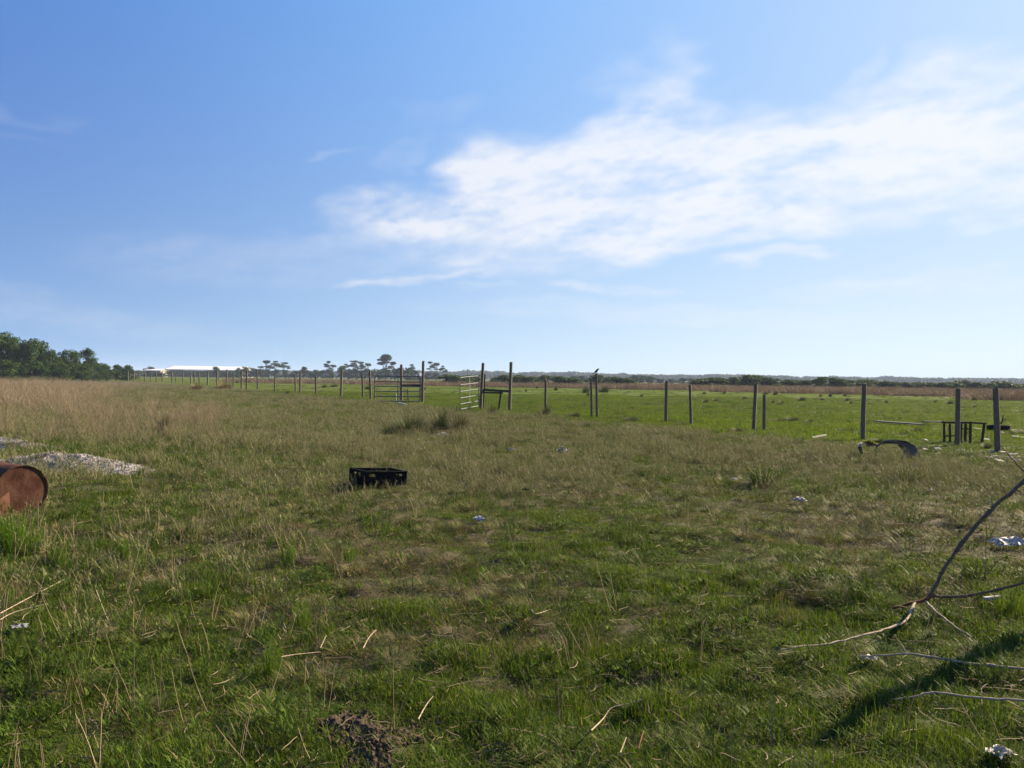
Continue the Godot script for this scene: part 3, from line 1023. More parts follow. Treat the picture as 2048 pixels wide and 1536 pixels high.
# a pipe gate in its own plane: x along the gate from the hinge, y up
func pipe_gate(called: String, label: String, hinge: Vector3, free: Vector3, height: float, rails: Array, braces: Array, metal: Material) -> Node3D:
	var d := free - hinge
	var o := thing(called, label, "gate")
	var L := d.length()
	var x := d.normalized()
	var z := x.cross(Vector3.UP).normalized()
	o.transform = Transform3D(Basis(x, z.cross(x), z), hinge)
	var R := 0.019 if metal == M.galv else 0.034
	var c := 0.11
	var pts := PackedVector3Array()
	var corners := [Vector2(0.03, 0), Vector2(L, 0), Vector2(L, height), Vector2(0.03, height)]
	var cen := [Vector2(0.03 + c, c), Vector2(L - c, c), Vector2(L - c, height - c), Vector2(0.03 + c, height - c)]
	for k in 4:
		for s in 7:
			var an := PI + PI * 0.5 * k + PI * 0.5 * s / 6.0
			pts.append(Vector3(cen[k].x + cos(an) * c, cen[k].y + sin(an) * c, 0))
	pts.append(pts[0])
	var rr := PackedFloat32Array()
	for k in pts.size(): rr.append(R)
	var b := MB.new()
	b.tube(pts, rr, 8, Color.WHITE, false)
	part("frame", b.mesh(metal), o)
	for y in rails:
		b = MB.new()
		b.tube(PackedVector3Array([Vector3(0.05, y, 0), Vector3(L - 0.02, y, 0)]), PackedFloat32Array([R * 0.85, R * 0.85]), 8, Color.WHITE)
		part("rail", b.mesh(metal), o)
	for q in braces:
		b = MB.new()
		b.box(Vector3(q, height * 0.5, 0.03), Vector3(0.05, height - 0.03, 0.012), Basis.IDENTITY, Color.WHITE, 0.002)
		part("brace", b.mesh(metal), o)
	for y in [height * 0.2, height * 0.8]:
		b = MB.new()
		b.tube(PackedVector3Array([Vector3(-0.09, y, 0), Vector3(0.03, y, 0)]), PackedFloat32Array([0.014, 0.014]), 6, Color.WHITE)
		b.tube(PackedVector3Array([Vector3(0.03, y - 0.04, 0), Vector3(0.03, y + 0.04, 0)]), PackedFloat32Array([0.036, 0.036]), 8, Color.WHITE)
		part("hinge", b.mesh(metal), o)
	b = MB.new()
	var ch := PackedVector3Array()
	var cr := PackedFloat32Array()
	for k in 9:
		ch.append(Vector3(L + 0.015 * sin(k * 0.8), height * 0.62 - 0.03 * k, 0.035))
		cr.append(0.010 if k % 2 else 0.006)
	b.tube(ch, cr, 5, Color.WHITE)
	part("chain", b.mesh(metal), o)
	return o

func gates() -> void:
	var rails := []
	# the closed gate hangs on the tallest post
	var foot := gp(845, 805.5)
	var z1 := -foot.z - 0.12
	var h1 := at(841, 803, z1)
	var f1 := at(749.5, 803.5, z1 - 0.2)
	f1.y = h1.y
	var ht := 1.44
	for k in [0.19, 0.39, 0.585, 0.775]: rails.append(ht * k)
	pipe_gate("pipe_gate", "closed grey pipe gate hung between tall posts, its shadow below it", h1, f1, ht, rails, [(f1 - h1).length() * 0.5], M.galv_backlit)
	# the open gate stands towards the camera
	var z2 := -gp(961.5, 818).z
	var h2 := at(958, 811.5, z2 - 0.05)
	var f2 := at(920.5, 818.5, z2 - 2.25)
	rails = []
	for k in [0.165, 0.355, 0.56, 0.77]: rails.append(ht * k)
	pipe_gate("pipe_gate", "open bright silver pipe gate swung out towards the rough grass", h2, f2, ht, rails, [(f2 - h2).length() * 0.48], M.galv)
	# rails and broken boards fixed between the posts
	var za := -foot.z
	tag(rail_between(self, "fence_board", at(803, 771, za + 0.1), at(845, 771, za + 0.1), 0.13, 0.04, M.dark_wood), "dark board nailed across two posts behind the closed gate", "board")
	var zb := -gp(1019, 820.5).z
	tag(rail_between(self, "fence_board", at(965, 779.5, z2 + 0.1), at(1019, 782.5, zb + 0.12), 0.11, 0.04, M.dark_wood), "upper sagging board between the open gate's post and the tall post", "board")
	var br := thing("broken_rail", "broken rail propped on a tilted leg beside the open gate's post", "rail")
	rail_between(br, "rail", at(965, 784.8, z2 - 0.12), at(1006, 786, z2 - 0.5), 0.09, 0.05, M.dark_wood)
	var leg_foot := gp(996.5, 819)
	leg_foot.y -= 0.1
	rail_between(br, "leg", at(1001.5, 787, z2 - 0.5), leg_foot, 0.09, 0.06, M.dark_wood)
	var lf := gp(965.5, 817)
	tag(rail_between(self, "leaning_board", Vector3(lf.x, lf.y - 0.05, lf.z + 0.14), at(969.5, 748, -lf.z - 0.14), 0.10, 0.035, M.dark_wood), "narrow dark board leaning upright on the open gate's post", "board")
	# thin white stake and a fallen white pole by the closed gate
	var sp := gp(792.5, 804)
	var b := MB.new()
	b.tube(PackedVector3Array([Vector3(0, -0.1, 0), Vector3(0.01, 0.52, 0)]), PackedFloat32Array([0.016, 0.016]), 8, Color.WHITE)
	var st := part("marker_stake", b.mesh(M.white_pole), self)
	st.position = sp
	tag(st, "thin white stake standing behind the closed gate's bars", "stake")
	var a := gp(796, 807)
	var c := gp(812.5, 811)
	b = MB.new()
	b.tube(PackedVector3Array([Vector3.ZERO, (c - a) * 0.5, c - a]), PackedFloat32Array([0.03, 0.03, 0.03]), 8, Color.WHITE)
	var fp := part("fallen_pole", b.mesh(M.white_pole), self)
	fp.position = a + Vector3(0, 0.05, 0)
	tag(fp, "white pole lying in the grass before the closed gate", "pole")

func bird(perch: MeshInstance3D) -> void:
	# one loft from bill over head, breast and back to the tail, with two short legs
	var o := thing("bird", "small dark long-tailed bird perched on a fence post, looking right", "bird")
	var top := at(1193.5, 746.2, -perch.position.z)
	o.position = top
	o.scale = Vector3.ONE * 1.15
	var b := MB.new()
	var p := PackedVector3Array([Vector3(0.108, 0.118, 0), Vector3(0.078, 0.128, 0), Vector3(0.066, 0.132, 0), Vector3(0.046, 0.134, 0), Vector3(0.028, 0.12, 0), Vector3(0.012, 0.095, 0), Vector3(-0.012, 0.068, 0), Vector3(-0.04, 0.042, 0), Vector3(-0.062, 0.026, 0), Vector3(-0.10, 0.0, 0), Vector3(-0.145, -0.03, 0)])
	b.tube(p, PackedFloat32Array([0.002, 0.007, 0.017, 0.024, 0.025, 0.036, 0.041, 0.033, 0.02, 0.012, 0.010]), 10, Color.WHITE)
	for s in [-1.0, 1.0]:
		b.tube(PackedVector3Array([Vector3(-0.004, 0.04, 0.014 * s), Vector3(0.006, 0.018, 0.016 * s), Vector3(0.0, -0.012, 0.016 * s), Vector3(0.02, -0.012, 0.018 * s)]), PackedFloat32Array([0.006, 0.003, 0.003, 0.002]), 5, Color.WHITE)
	part("body", b.mesh(M.bird), o)
	for s in [-1.0, 1.0]:
		b = MB.new()
		b.ribbon(PackedVector3Array([Vector3(0.016, 0.098, 0.034 * s), Vector3(-0.02, 0.066, 0.042 * s), Vector3(-0.06, 0.03, 0.03 * s), Vector3(-0.10, 0.004, 0.012 * s)]), Vector3(0.6, 0.75, 0.1 * s).normalized(), 0.05, Color.WHITE, 0.2)
		part("wing", b.mesh(M.bird), o)

# ------------------------------------------------------------------ single things in the grass
func crate() -> void:
	var c := gp(752, 968)
	c = Vector3(-1.78, 0, -10.65)
	c.y = gh(c.x, c.z) + 0.03
	var o := thing("plastic_crate", "low black plastic crate with slotted hand holes lying in the grass", "crate", c, deg_to_rad(36.0))
	o.rotation.z = -0.06
	var L := 0.60
	var W := 0.44
	var H := 0.175
	var t := 0.012
	for s in [[Vector3(0, 0, W * 0.5), L, 0.0, "long_side"], [Vector3(0, 0, -W * 0.5), L, 0.0, "long_side"], [Vector3(L * 0.5, 0, 0), W, PI * 0.5, "short_side"], [Vector3(-L * 0.5, 0, 0), W, PI * 0.5, "short_side"]]:
		var b := MB.new()
		var bs := Basis(Vector3.UP, s[2])
		var w: float = s[1] - (0.0 if s[3] == "long_side" else t * 2.0 + 0.004)
		# wall with a row of slots: lower band, bars, upper band and a rim lip
		b.box(s[0] + Vector3(0, H * 0.32, 0), Vector3(w, H * 0.64, t), bs, Color.WHITE, 0.002)
		b.box(s[0] + Vector3(0, H * 0.93, 0), Vector3(w, H * 0.14, t), bs, Color.WHITE, 0.002)
		var bars := [[-0.5, 0.055], [0.5, 0.055], [-0.17, 0.09], [0.17, 0.09]] if s[3] == "long_side" else [[-0.5, 0.09], [0.5, 0.09], [0.0, 0.03]]
		for q in bars:
			var x: float = q[0] * w
			x -= signf(x) * (q[1] * 0.5 if absf(q[0]) > 0.4 else 0.0)
			b.box(s[0] + bs * Vector3(x, 0, 0) + Vector3(0, H * 0.75, 0), Vector3(q[1], H * 0.22, t * 0.96), bs, Color.WHITE)
		if s[3] == "long_side":
			b.box(s[0] + Vector3(0, H * 0.75, 0), Vector3(w * 0.30, H * 0.22, t * 0.94), bs, Color.WHITE)
		var wall := part(s[3], b.mesh(M.black), o)
		b = MB.new()
		b.box(s[0] + Vector3(0, H + 0.008, 0), Vector3(w + (0.03 if s[3] == "long_side" else -0.012), 0.014, 0.03), bs, Color.WHITE, 0.003)
		part("rim", b.mesh(M.black), wall)
		for k in 5:
			b = MB.new()
			b.box(s[0] + bs * Vector3((k - 2) * w * 0.22, 0, 0) + s[0].normalized() * (t * 0.5 + 0.004) + Vector3(0, H * 0.34, 0), Vector3(0.012, H * 0.6, 0.010), bs, Color.WHITE)
			part("rib", b.mesh(M.black), wall)
	var b2 := MB.new()
	for k in 9:
		b2.box(Vector3(-L * 0.5 + 0.03 + k * (L - 0.06) / 8.0, 0.012, 0), Vector3(0.03, 0.012, W - 0.03), Basis.IDENTITY, Color.WHITE)
	for k in 4:
		b2.box(Vector3(0, 0.020, -W * 0.5 + 0.05 + k * (W - 0.1) / 3.0), Vector3(L - 0.03, 0.01, 0.025), Basis.IDENTITY, Color.WHITE)
	part("bottom_grid", b2.mesh(M.black), o)
	for sx in [-1.0, 1.0]:
		for sz in [-1.0, 1.0]:
			var b3 := MB.new()
			b3.box(Vector3(sx * (L * 0.5 - 0.004), H * 0.5 + 0.004, sz * (W * 0.5 - 0.004)), Vector3(0.034, H + 0.03, 0.034), Basis.IDENTITY, Color.WHITE, 0.006)
			part("corner_post", b3.mesh(M.black), o)

func drum() -> void:
	# an old steel drum on its side, its near wall cut away; the round end turns to the camera
	var c := at(44, 985, 8.1)
	var R := 0.25
	var g := gh(c.x, c.z)
	var o := thing("rusty_drum", "rusty cut-open steel drum lying on its side beside the shell heap", "drum", Vector3(c.x, g + R - 0.03, c.z))
	var ax := Vector3(-0.80, 0, -0.60).normalized()    # from the near end into the drum
	o.transform.basis = Basis(ax.cross(Vector3.UP), Vector3.UP, -ax)
	var L := 0.95
	# local: -z runs into the drum, x to the left seen from the end, angle from the top towards the open side
	var b := MB.new()
	var a0 := deg_to_rad(-150.0)
	var a1 := deg_to_rad(48.0)
	var side := 1.0
	var nrm := 26
	var rg := RandomNumberGenerator.new()
	rg.seed = 77
	for shell_ in 2:
		var rr := R - 0.006 * shell_
		var rows := []
		for k in nrm + 1:
			var t := lerpf(a0, a1, float(k) / nrm)
			var row := []
			for q in 15:
				var zz := -L * q / 14.0
				var rib := 0.008 if absf(fmod(q / 14.0 * 3.0 + 0.5, 1.0) - 0.5) < 0.06 else 0.0
				var dent := 0.008 * n_fine.get_noise_2d(t * 3.0, zz * 4.0)
				var d := Vector3(side * sin(t), cos(t), 0)
				row.append(b.vert(d * (rr + rib + dent) + Vector3(0, 0, zz), d * (1.0 if shell_ == 0 else -1.0), Color.WHITE))
			rows.append(row)
		for k in nrm:
			for q in 14:
				b.tri(rows[k][q], rows[k + 1][q], rows[k + 1][q + 1]); b.tri(rows[k][q], rows[k + 1][q + 1], rows[k][q + 1])
	part("shell", b.mesh(M.rust), o)
	for e in 2:
		var zc := 0.0 if e == 0 else -L
		b = MB.new()
		for f in 2:
			var z := zc + (-0.012 if f == 0 else -0.018)
			var mid := b.vert(Vector3(0, 0, z), Vector3(0, 0, 1 - 2 * f), Color.WHITE)
			var ring := []
			for k in 41:
				var t := TAU * k / 40.0
				ring.append(b.vert(Vector3(sin(t), cos(t), 0) * R * 0.985 + Vector3(0, 0, z), Vector3(0, 0, 1 - 2 * f), Color.WHITE))
			for k in 40: b.tri(mid, ring[k], ring[k + 1])
		var head := part("drum_end", b.mesh(M.rust), o)
		b = MB.new()
		var pts := PackedVector3Array()
		var rr := PackedFloat32Array()
		for k in 41:
			var t := TAU * k / 40.0
			pts.append(Vector3(sin(t), cos(t), 0) * (R + 0.002) + Vector3(0, 0, zc - 0.006))
			rr.append(0.006)
		b.tube(pts, rr, 6, Color.WHITE, false)
		part("rim", b.mesh(M.rust), head)
	# the flap that was cut from the wall lies against the foot of the end
	b = MB.new()
	for k in 6:
		var t := k / 5.0
		var y := -R + 0.06 + 0.20 * (1.0 - t)
		b.vert(Vector3(-R * 0.55 - t * 0.26, y, 0.05), Vector3(0.3, 0.4, 1).normalized(), Color.WHITE)
		b.vert(Vector3(-R * 0.55 - t * 0.26, y - 0.20 * (1.0 - t * 0.6), 0.09), Vector3(0.3, 0.4, 1).normalized(), Color.WHITE)
	for k in 5:
		b.tri(k * 2, k * 2 + 1, k * 2 + 3); b.tri(k * 2, k * 2 + 3, k * 2 + 2)
	part("flap", b.mesh(M.rust), o)

func heap(called: String, label: String, c: Vector3, rx: float, rz: float, h: float, cover: float, seed_: int) -> void:
	var o := thing(called, label, "shell heap", Vector3(c.x, gh(c.x, c.z) - 0.03, c.z))
	var b := MB.new()
	var nz := FastNoiseLite.new()
	nz.seed = seed_
	nz.frequency = 2.6
	nz.fractal_octaves = 5
	var N := 90
	var hf := func(x: float, z: float) -> float:
		var q := x * x / (rx * rx) + z * z / (rz * rz)
		return h * exp(-q * 1.6) * (1.0 + 0.2 * nz.get_noise_2d(x * 0.6, z * 0.6)) + nz.get_noise_2d(x * 1.8, z * 1.8) * 0.036 * clampf(1.6 - q, 0.0, 1.0) - 0.06 * sm(0.8, 1.7, q)
	for j in N + 1:
		for k in N + 1:
			var x := lerpf(-1.3, 1.3, float(k) / N) * rx
			var z := lerpf(-1.3, 1.3, float(j) / N) * rz
			var y: float = hf.call(x, z)
			b.vert(Vector3(x, y, z), Vector3(y - hf.call(x + 0.02, z), 0.02, y - hf.call(x, z + 0.02)).normalized(), Color.WHITE)
	for j in N:
		for k in N:
			var a := j * (N + 1) + k
			b.tri(a, a + 1, a + N + 2); b.tri(a, a + N + 2, a + N + 1)
	part("mound", b.mesh(M.shell), o)
	# loose chips on it
	var rg := RandomNumberGenerator.new()
	rg.seed = seed_ + 3
	var chip := stone_mesh(seed_ + 5, 0.010, M.shell_chip)
	var xs := []
	var cs := PackedColorArray()
	for k in 3500:
		var x := rg.randfn(0, 0.5) * rx
		var z := rg.randfn(0, 0.5) * rz
		var v := rg.randf_range(0.45, 1.0)
		xs.append(Transform3D(Basis.from_euler(Vector3(rg.randf() * 6.0, rg.randf() * 6.0, rg.randf() * 6.0)).scaled(Vector3.ONE * rg.randf_range(0.25, 1.2)), Vector3(x, hf.call(x, z) + 0.004, z)))
		cs.append(Color(v, v * 0.98, v * 0.97))
	var mm := MultiMeshInstance3D.new()
	mm.name = "shell_chips"
	mm.multimesh = multi(chip, xs, cs)
	mm.set_meta("kind", "stuff")
	o.add_child(mm, true)
	# tufts that have come up through it
	var tm := tussock_mesh(seed_ + 9, 0.16, 0.16, 50, 0.35, 1.2, 0.006)
	for k in int(60 * cover):
		var x := rg.randf_range(-1, 1) * rx * 0.95
		var z := rg.randf_range(-0.2, 1.0) * rz * 0.95
		var y: float = hf.call(x, z)
		if cover < 0.5 and y > h * 0.45:
			continue
		var tuft := part("tuft", tm, o)
		tuft.position = Vector3(x, y, z)
		tuft.rotation.y = rg.randf() * TAU
		tuft.scale = Vector3.ONE * rg.randf_range(0.6, 1.3)

func stone_mesh(seed_: int, r: float, m: Material) -> ArrayMesh:
	var rg := RandomNumberGenerator.new()
	rg.seed = seed_
	var b := MB.new()
	var rings := []
	for j in 5:
		var ring := []
		for k in 7:
			var th := PI * j / 4.0
			var ph := TAU * k / 7.0
			var d := Vector3(sin(th) * cos(ph), cos(th), sin(th) * sin(ph))
			ring.append(b.vert(d * r * rg.randf_range(0.6, 1.2), d, Color.WHITE))
		rings.append(ring)
	for j in 4:
		for k in 7:
			var k2 := (k + 1) % 7
			b.tri(rings[j][k], rings[j][k2], rings[j + 1][k2]); b.tri(rings[j][k], rings[j + 1][k2], rings[j + 1][k])
	return b.mesh(m)

# crumpled film or paper: a folded sheet with an uneven edge
func crumple(called: String, label: String, category: String, p: Vector3, w: float, d: float, h: float, turn: float, m: Material, seed_: int, second: Material = null) -> Node3D:
	w *= 0.82
	d *= 0.82
	h *= 0.85
	var o := thing(called, label, category, p, turn)
	var nz := FastNoiseLite.new()
	nz.seed = seed_
	nz.fractal_octaves = 3
	nz.frequency = 1.0
	var halves := [m] if second == null else [m, second]
	for hh in halves.size():
		var b := MB.new()
		var N := 14
		for j in N + 1:
			for k in N + 1:
				var u := lerpf(-1, 1, float(k) / N)
				var v := lerpf(-1, 1, float(j) / N)
				var edge := 1.0 + 0.35 * nz.get_noise_2d(u * 2.0 + 9.0, v * 2.0)
				var ridge := 1.0 - absf(nz.get_noise_2d(u * 0.8 + 30.0 * hh, v * 0.8)) * 2.4
				var y := 0.045 + h * (0.25 + 0.75 * maxf(0.0, ridge)) * (1.0 - 0.75 * (u * u + v * v) * 0.5)
				b.vert(Vector3(u * w * 0.5 * edge + hh * w * 0.35, y, v * d * 0.5 * edge + hh * d * 0.3) + Vector3(nz.get_noise_2d(u * 3.0, v * 3.0 + 50.0), 0, nz.get_noise_2d(u * 3.0 + 70.0, v * 3.0)) * h * 0.4, Vector3.UP, Color.WHITE)
		for j in N:
			for k in N:
				var a := j * (N + 1) + k
				b.tri(a, a + 1, a + N + 2); b.tri(a, a + N + 2, a + N + 1)
		# normals from the folds
		for q in b.n.size(): b.n[q] = Vector3.ZERO
		for q in range(0, b.i.size(), 3):
			var g := (b.v[b.i[q + 2]] - b.v[b.i[q]]).cross(b.v[b.i[q + 1]] - b.v[b.i[q]])
			for s in 3: b.n[b.i[q + s]] += g
		for q in b.n.size(): b.n[q] = b.n[q].normalized()
		part("sheet" if hh == 0 else "printed_piece", b.mesh(halves[hh]), o)
	return o

func litter() -> void:
	crumple("plastic_bag", "white plastic bag lying at the foot of the rush clumps", "plastic bag", gp(886, 874), 0.24, 0.2, 0.12, 0.3, M.film, 1)
	crumple("plastic_bag", "white plastic bag caught half hidden in long grass between crate and gateposts", "plastic bag", gp(1125, 912), 0.24, 0.2, 0.20, 0.9, M.film, 2)
	crumple("plastic_bag", "small clear white scrap of film in grass, next to the bag below the open gate", "plastic scrap", gp(1024, 906), 0.16, 0.1, 0.08, 0.2, M.film, 17)
	crumple("wrapper", "small crumpled white wrapper with a blue printed part on mown grass", "wrapper", gp(957, 1048), 0.12, 0.085, 0.06, -0.7, M.film, 3, M.film_blue)
	crumple("plastic_bag", "white film scrap on the mown grass below the dark weed clumps", "plastic bag", gp(1599, 1011), 0.14, 0.12, 0.08, 0.4, M.film, 4)
	crumple("plastic_bag", "tiny pale scrap beside the tall weeds behind the dead branch", "plastic scrap", gp(1862, 989), 0.10, 0.08, 0.05, 0.4, M.film, 5)
	crumple("plastic_sheet", "large torn sheet of whitish plastic film behind the dead branch", "plastic sheet", gp(2030, 1103), 0.42, 0.24, 0.11, -0.15, M.film, 6)
	crumple("wrapper", "small white cup-like wrapper under the grey twig", "wrapper", gp(1735, 1336), 0.10, 0.05, 0.03, 0.15, M.film, 7)
	crumple("plastic_bag", "pale torn film in the lush grass below all the twigs", "plastic bag", gp(1998, 1533), 0.11, 0.08, 0.04, 0.5, M.film, 8)
	crumple("plastic_bag", "grey dirty film among the dry stalks", "plastic bag", gp(38, 1272), 0.10, 0.08, 0.03, 0.5, M.film_grey, 9)
	crumple("black_scrap", "small black rag on the grass to the right of the crate", "rag", gp(1051, 991), 0.10, 0.08, 0.05, 0.4, M.black, 10)
	crumple("plastic_bag", "white scrap on the green pasture between the thick posts", "plastic scrap", gp(1257, 858), 0.14, 0.10, 0.06, 0.4, M.film, 12)
	crumple("plastic_bag", "white speck of film on grass beside the dark fallen clump", "plastic scrap", gp(1468, 966), 0.09, 0.06, 0.04, 0.4, M.film, 13)
	# a pale stick and plank pieces
	var k := 0
	for q in [[1624, 879, 1652, 874.5, 0.045, "pale broken board on the pasture between the short post and the sheeting"], [1967, 1213, 1999, 1210, 0.02, "short pale chip of wood under the lower arm of the dead branch"]]:
		var a := gp(q[0], q[1]) + Vector3(0, 0.05, 0)
		var c := gp(q[2], q[3]) + Vector3(0, 0.06, 0)
		tag(rail_between(self, "board_scrap", a, c, q[4], 0.025, M.paper), q[5], "board")
	# planks lying on the pasture behind the fence
	for q in [[1752, 848, 1843, 854.5, "long grey plank lying on the pasture left of the low wooden frame"], [1846, 848.5, 1888, 849.5, "shorter plank lying behind the low wooden frame"]]:
		var a := gp(q[0], q[1]) + Vector3(0, 0.10, 0)
		var c := gp(q[2], q[3]) + Vector3(0, 0.10, 0)
		tag(rail_between(self, "fallen_plank", a, c, 0.045, 0.22, M.plank), q[4], "plank")
	# dark log and boards by the thickest post
	var la := gp(1974, 861)
	var lb := gp(2021, 863)
	var b := MB.new()
	var r := 0.11
	var mid := (lb - la) * 0.5
	b.tube(PackedVector3Array([Vector3.ZERO, (lb - la) * 0.25 + Vector3(0, 0.01, 0), mid - Vector3(0, 0.01, 0), (lb - la) * 0.75, lb - la]), PackedFloat32Array([r * 0.85, r, r * 0.96, r * 1.08, r * 0.9]), 12, Color.WHITE, true, 0.10, 9)
	var lg := part("charred_log", b.mesh(M.black), self)
	lg.position = la + Vector3(0, r * 0.8, 0)
	tag(lg, "short blackened log lying behind the thickest fence post", "log")
	var labels := "piece of white scrap in the scatter round the thickest fence post"
	for q in [[1962, 860, 60, 5], [1971, 882, 34, 5], [1876, 898, 26, 6], [1921, 903, 30, 6], [1850, 901, 18, 6], [1852, 882, 14, 5], [1978, 917, 26, 5], [1990, 915, 24, 7], [2007, 907, 44, 9], [2026, 911, 34, 6], [2042, 916, 36, 7], [1999, 924, 40, 6], [2034, 923, 30, 5], [2020, 918, 22, 5], [2040, 878, 60, 5], [1984, 906, 20, 5]]:
		k += 1
		var p := gp(q[0], q[1])
		var w: float = q[2] / F * -p.z * 0.5
		var bb := MB.new()
		var rg := RandomNumberGenerator.new()
		rg.seed = 900 + k
		bb.box(Vector3(0, 0.03, 0), Vector3(w * 0.95, 0.012, rg.randf_range(0.05, 0.13)), Basis.from_euler(Vector3(rg.randf_range(0.1, 0.5), rg.randf_range(-0.6, 0.6), rg.randf_range(-0.15, 0.15))), Color.WHITE, 0.003)
		var o := part("white_scrap", bb.mesh(M.paper), self)
		o.position = p
		tag(o, labels, "scrap", "white scrap by the thick post")

func wooden_frame() -> void:
	var d := -gp(1915, 886).z
	var g := gp(1915, 886).y
	var o := thing("wooden_frame", "low open wooden frame with a top beam and thin legs behind a fence post", "wooden frame")
	var pt := func(px: float, py: float, dd: float) -> Vector3: return at(px, py, d + dd)
	rail_between(o, "beam", pt.call(1886, 844.5, 0.0), pt.call(1942, 845, 0.0), 0.05, 0.12, M.dark_wood)
	rail_between(o, "beam", pt.call(1921, 844.0, 0.42), pt.call(1972, 847.2, 0.36), 0.045, 0.10, M.dark_wood)
	for q in [[1888.5, 846, 1888.5, 884, 0.0], [1900, 846, 1900, 884, 0.1], [1922, 846, 1921, 883, 0.38], [1941, 846, 1940, 887, -0.02], [1968.5, 848, 1963, 887, 0.3], [1931.5, 846, 1930, 884, 0.25]]:
		var foot: Vector3 = pt.call(q[2], q[3], q[4])
		foot.y = gh(foot.x, foot.z) - 0.04
		rail_between(o, "leg", foot, pt.call(q[0], q[1] + 1.0, q[4] * 0.999 + 0.004), 0.05, 0.05, M.dark_wood)
	rail_between(o, "brace", pt.call(1890, 872, 0.03), pt.call(1923, 871, 0.38), 0.035, 0.03, M.dark_wood)
	rail_between(o, "brace", pt.call(1922, 857.5, 0.42), pt.call(1941, 858, 0.03), 0.035, 0.03, M.dark_wood)

func sheeting() -> void:
	# a stiff strip of dark sheeting that stands in an arch out of the long grass, with a lower wave beside it
	var base := gp(1782, 917)
	var d := -base.z
	var o := thing("black_sheeting", "strip of dark plastic sheeting standing in an arch out of the grass", "sheeting", base)
	var arches := [
		[[1842, 930], [1839, 908], [1829, 891], [1812, 882], [1790, 879], [1770, 881], [1752, 891], [1752, 908], [1758, 930]],
		[[1757, 892], [1748, 887], [1738, 882], [1727, 884], [1722, 893], [1726, 908]]]
	for w in arches.size():
		var b := MB.new()
		var a: Array = arches[w]
		for s in 2:
			var rows := []
			for k in a.size():
				var t := float(k) / (a.size() - 1)
				var wide := 0.27 if w == 0 else 0.10
				var p0 := at(a[k][0], a[k][1], d - 0.12 - 0.10 * sin(t * 3.0)) - base
				var inw := Vector3(lerpf(-1.0, 1.0, t), -0.35 - 0.5 * sin(t * PI), 0).normalized()
				var row := []
				for q in 5:
					var u := q / 4.0
					var p := p0 + inw * u * wide * (0.95 * exp(-pow(t / 0.22, 2.0)) + 0.36 + 0.2 * exp(-pow((t - 1.0) / 0.2, 2.0))) + Vector3(0, 0, -u * 0.22 + 0.02 * sin(u * 7.0 + t * 9.0)) + Vector3(0, 0, -0.006 * s)
					row.append(b.vert(p, Vector3(0, 0.5, 1.0 - 2.0 * s).normalized(), Color.WHITE))
				rows.append(row)
			for k in rows.size() - 1:
				for q in 4:
					b.tri(rows[k][q], rows[k + 1][q], rows[k + 1][q + 1]); b.tri(rows[k][q], rows[k + 1][q + 1], rows[k][q + 1])
		part("arch" if w == 0 else "fold", b.mesh(M.sheet), o)

# branch through points [pixel x, pixel y, depth]
func limb(called: String, parent: Node, pts: Array, r0: float, r1: float, m: Material, seed_: int) -> MeshInstance3D:
	var ctrl := PackedVector3Array()
	for q in pts: ctrl.append(at(q[0], q[1], q[2]))
	var p := PackedVector3Array()
	var r := PackedFloat32Array()
	var rg := RandomNumberGenerator.new()
	rg.seed = seed_
	var n := ctrl.size()
	for k in n - 1:
		for s in 4:
			var t := s / 4.0
			var q := ctrl[k].cubic_interpolate(ctrl[k + 1], ctrl[maxi(k - 1, 0)], ctrl[mini(k + 2, n - 1)], t)
			p.append(q + Vector3(rg.randf_range(-1, 1), rg.randf_range(-1, 1), rg.randf_range(-1, 1)) * r0 * 0.32)
	p.append(ctrl[n - 1])
	for k in p.size():
		r.append(lerpf(r0, r1, float(k) / (p.size() - 1)) * rg.randf_range(0.86, 1.12) * (1.28 if k % 5 == 3 else 1.0))
	var b := MB.new()
	b.tube(p, r, 8, Color.WHITE, true, 0.06, seed_)
	return part(called, b.mesh(m), parent)

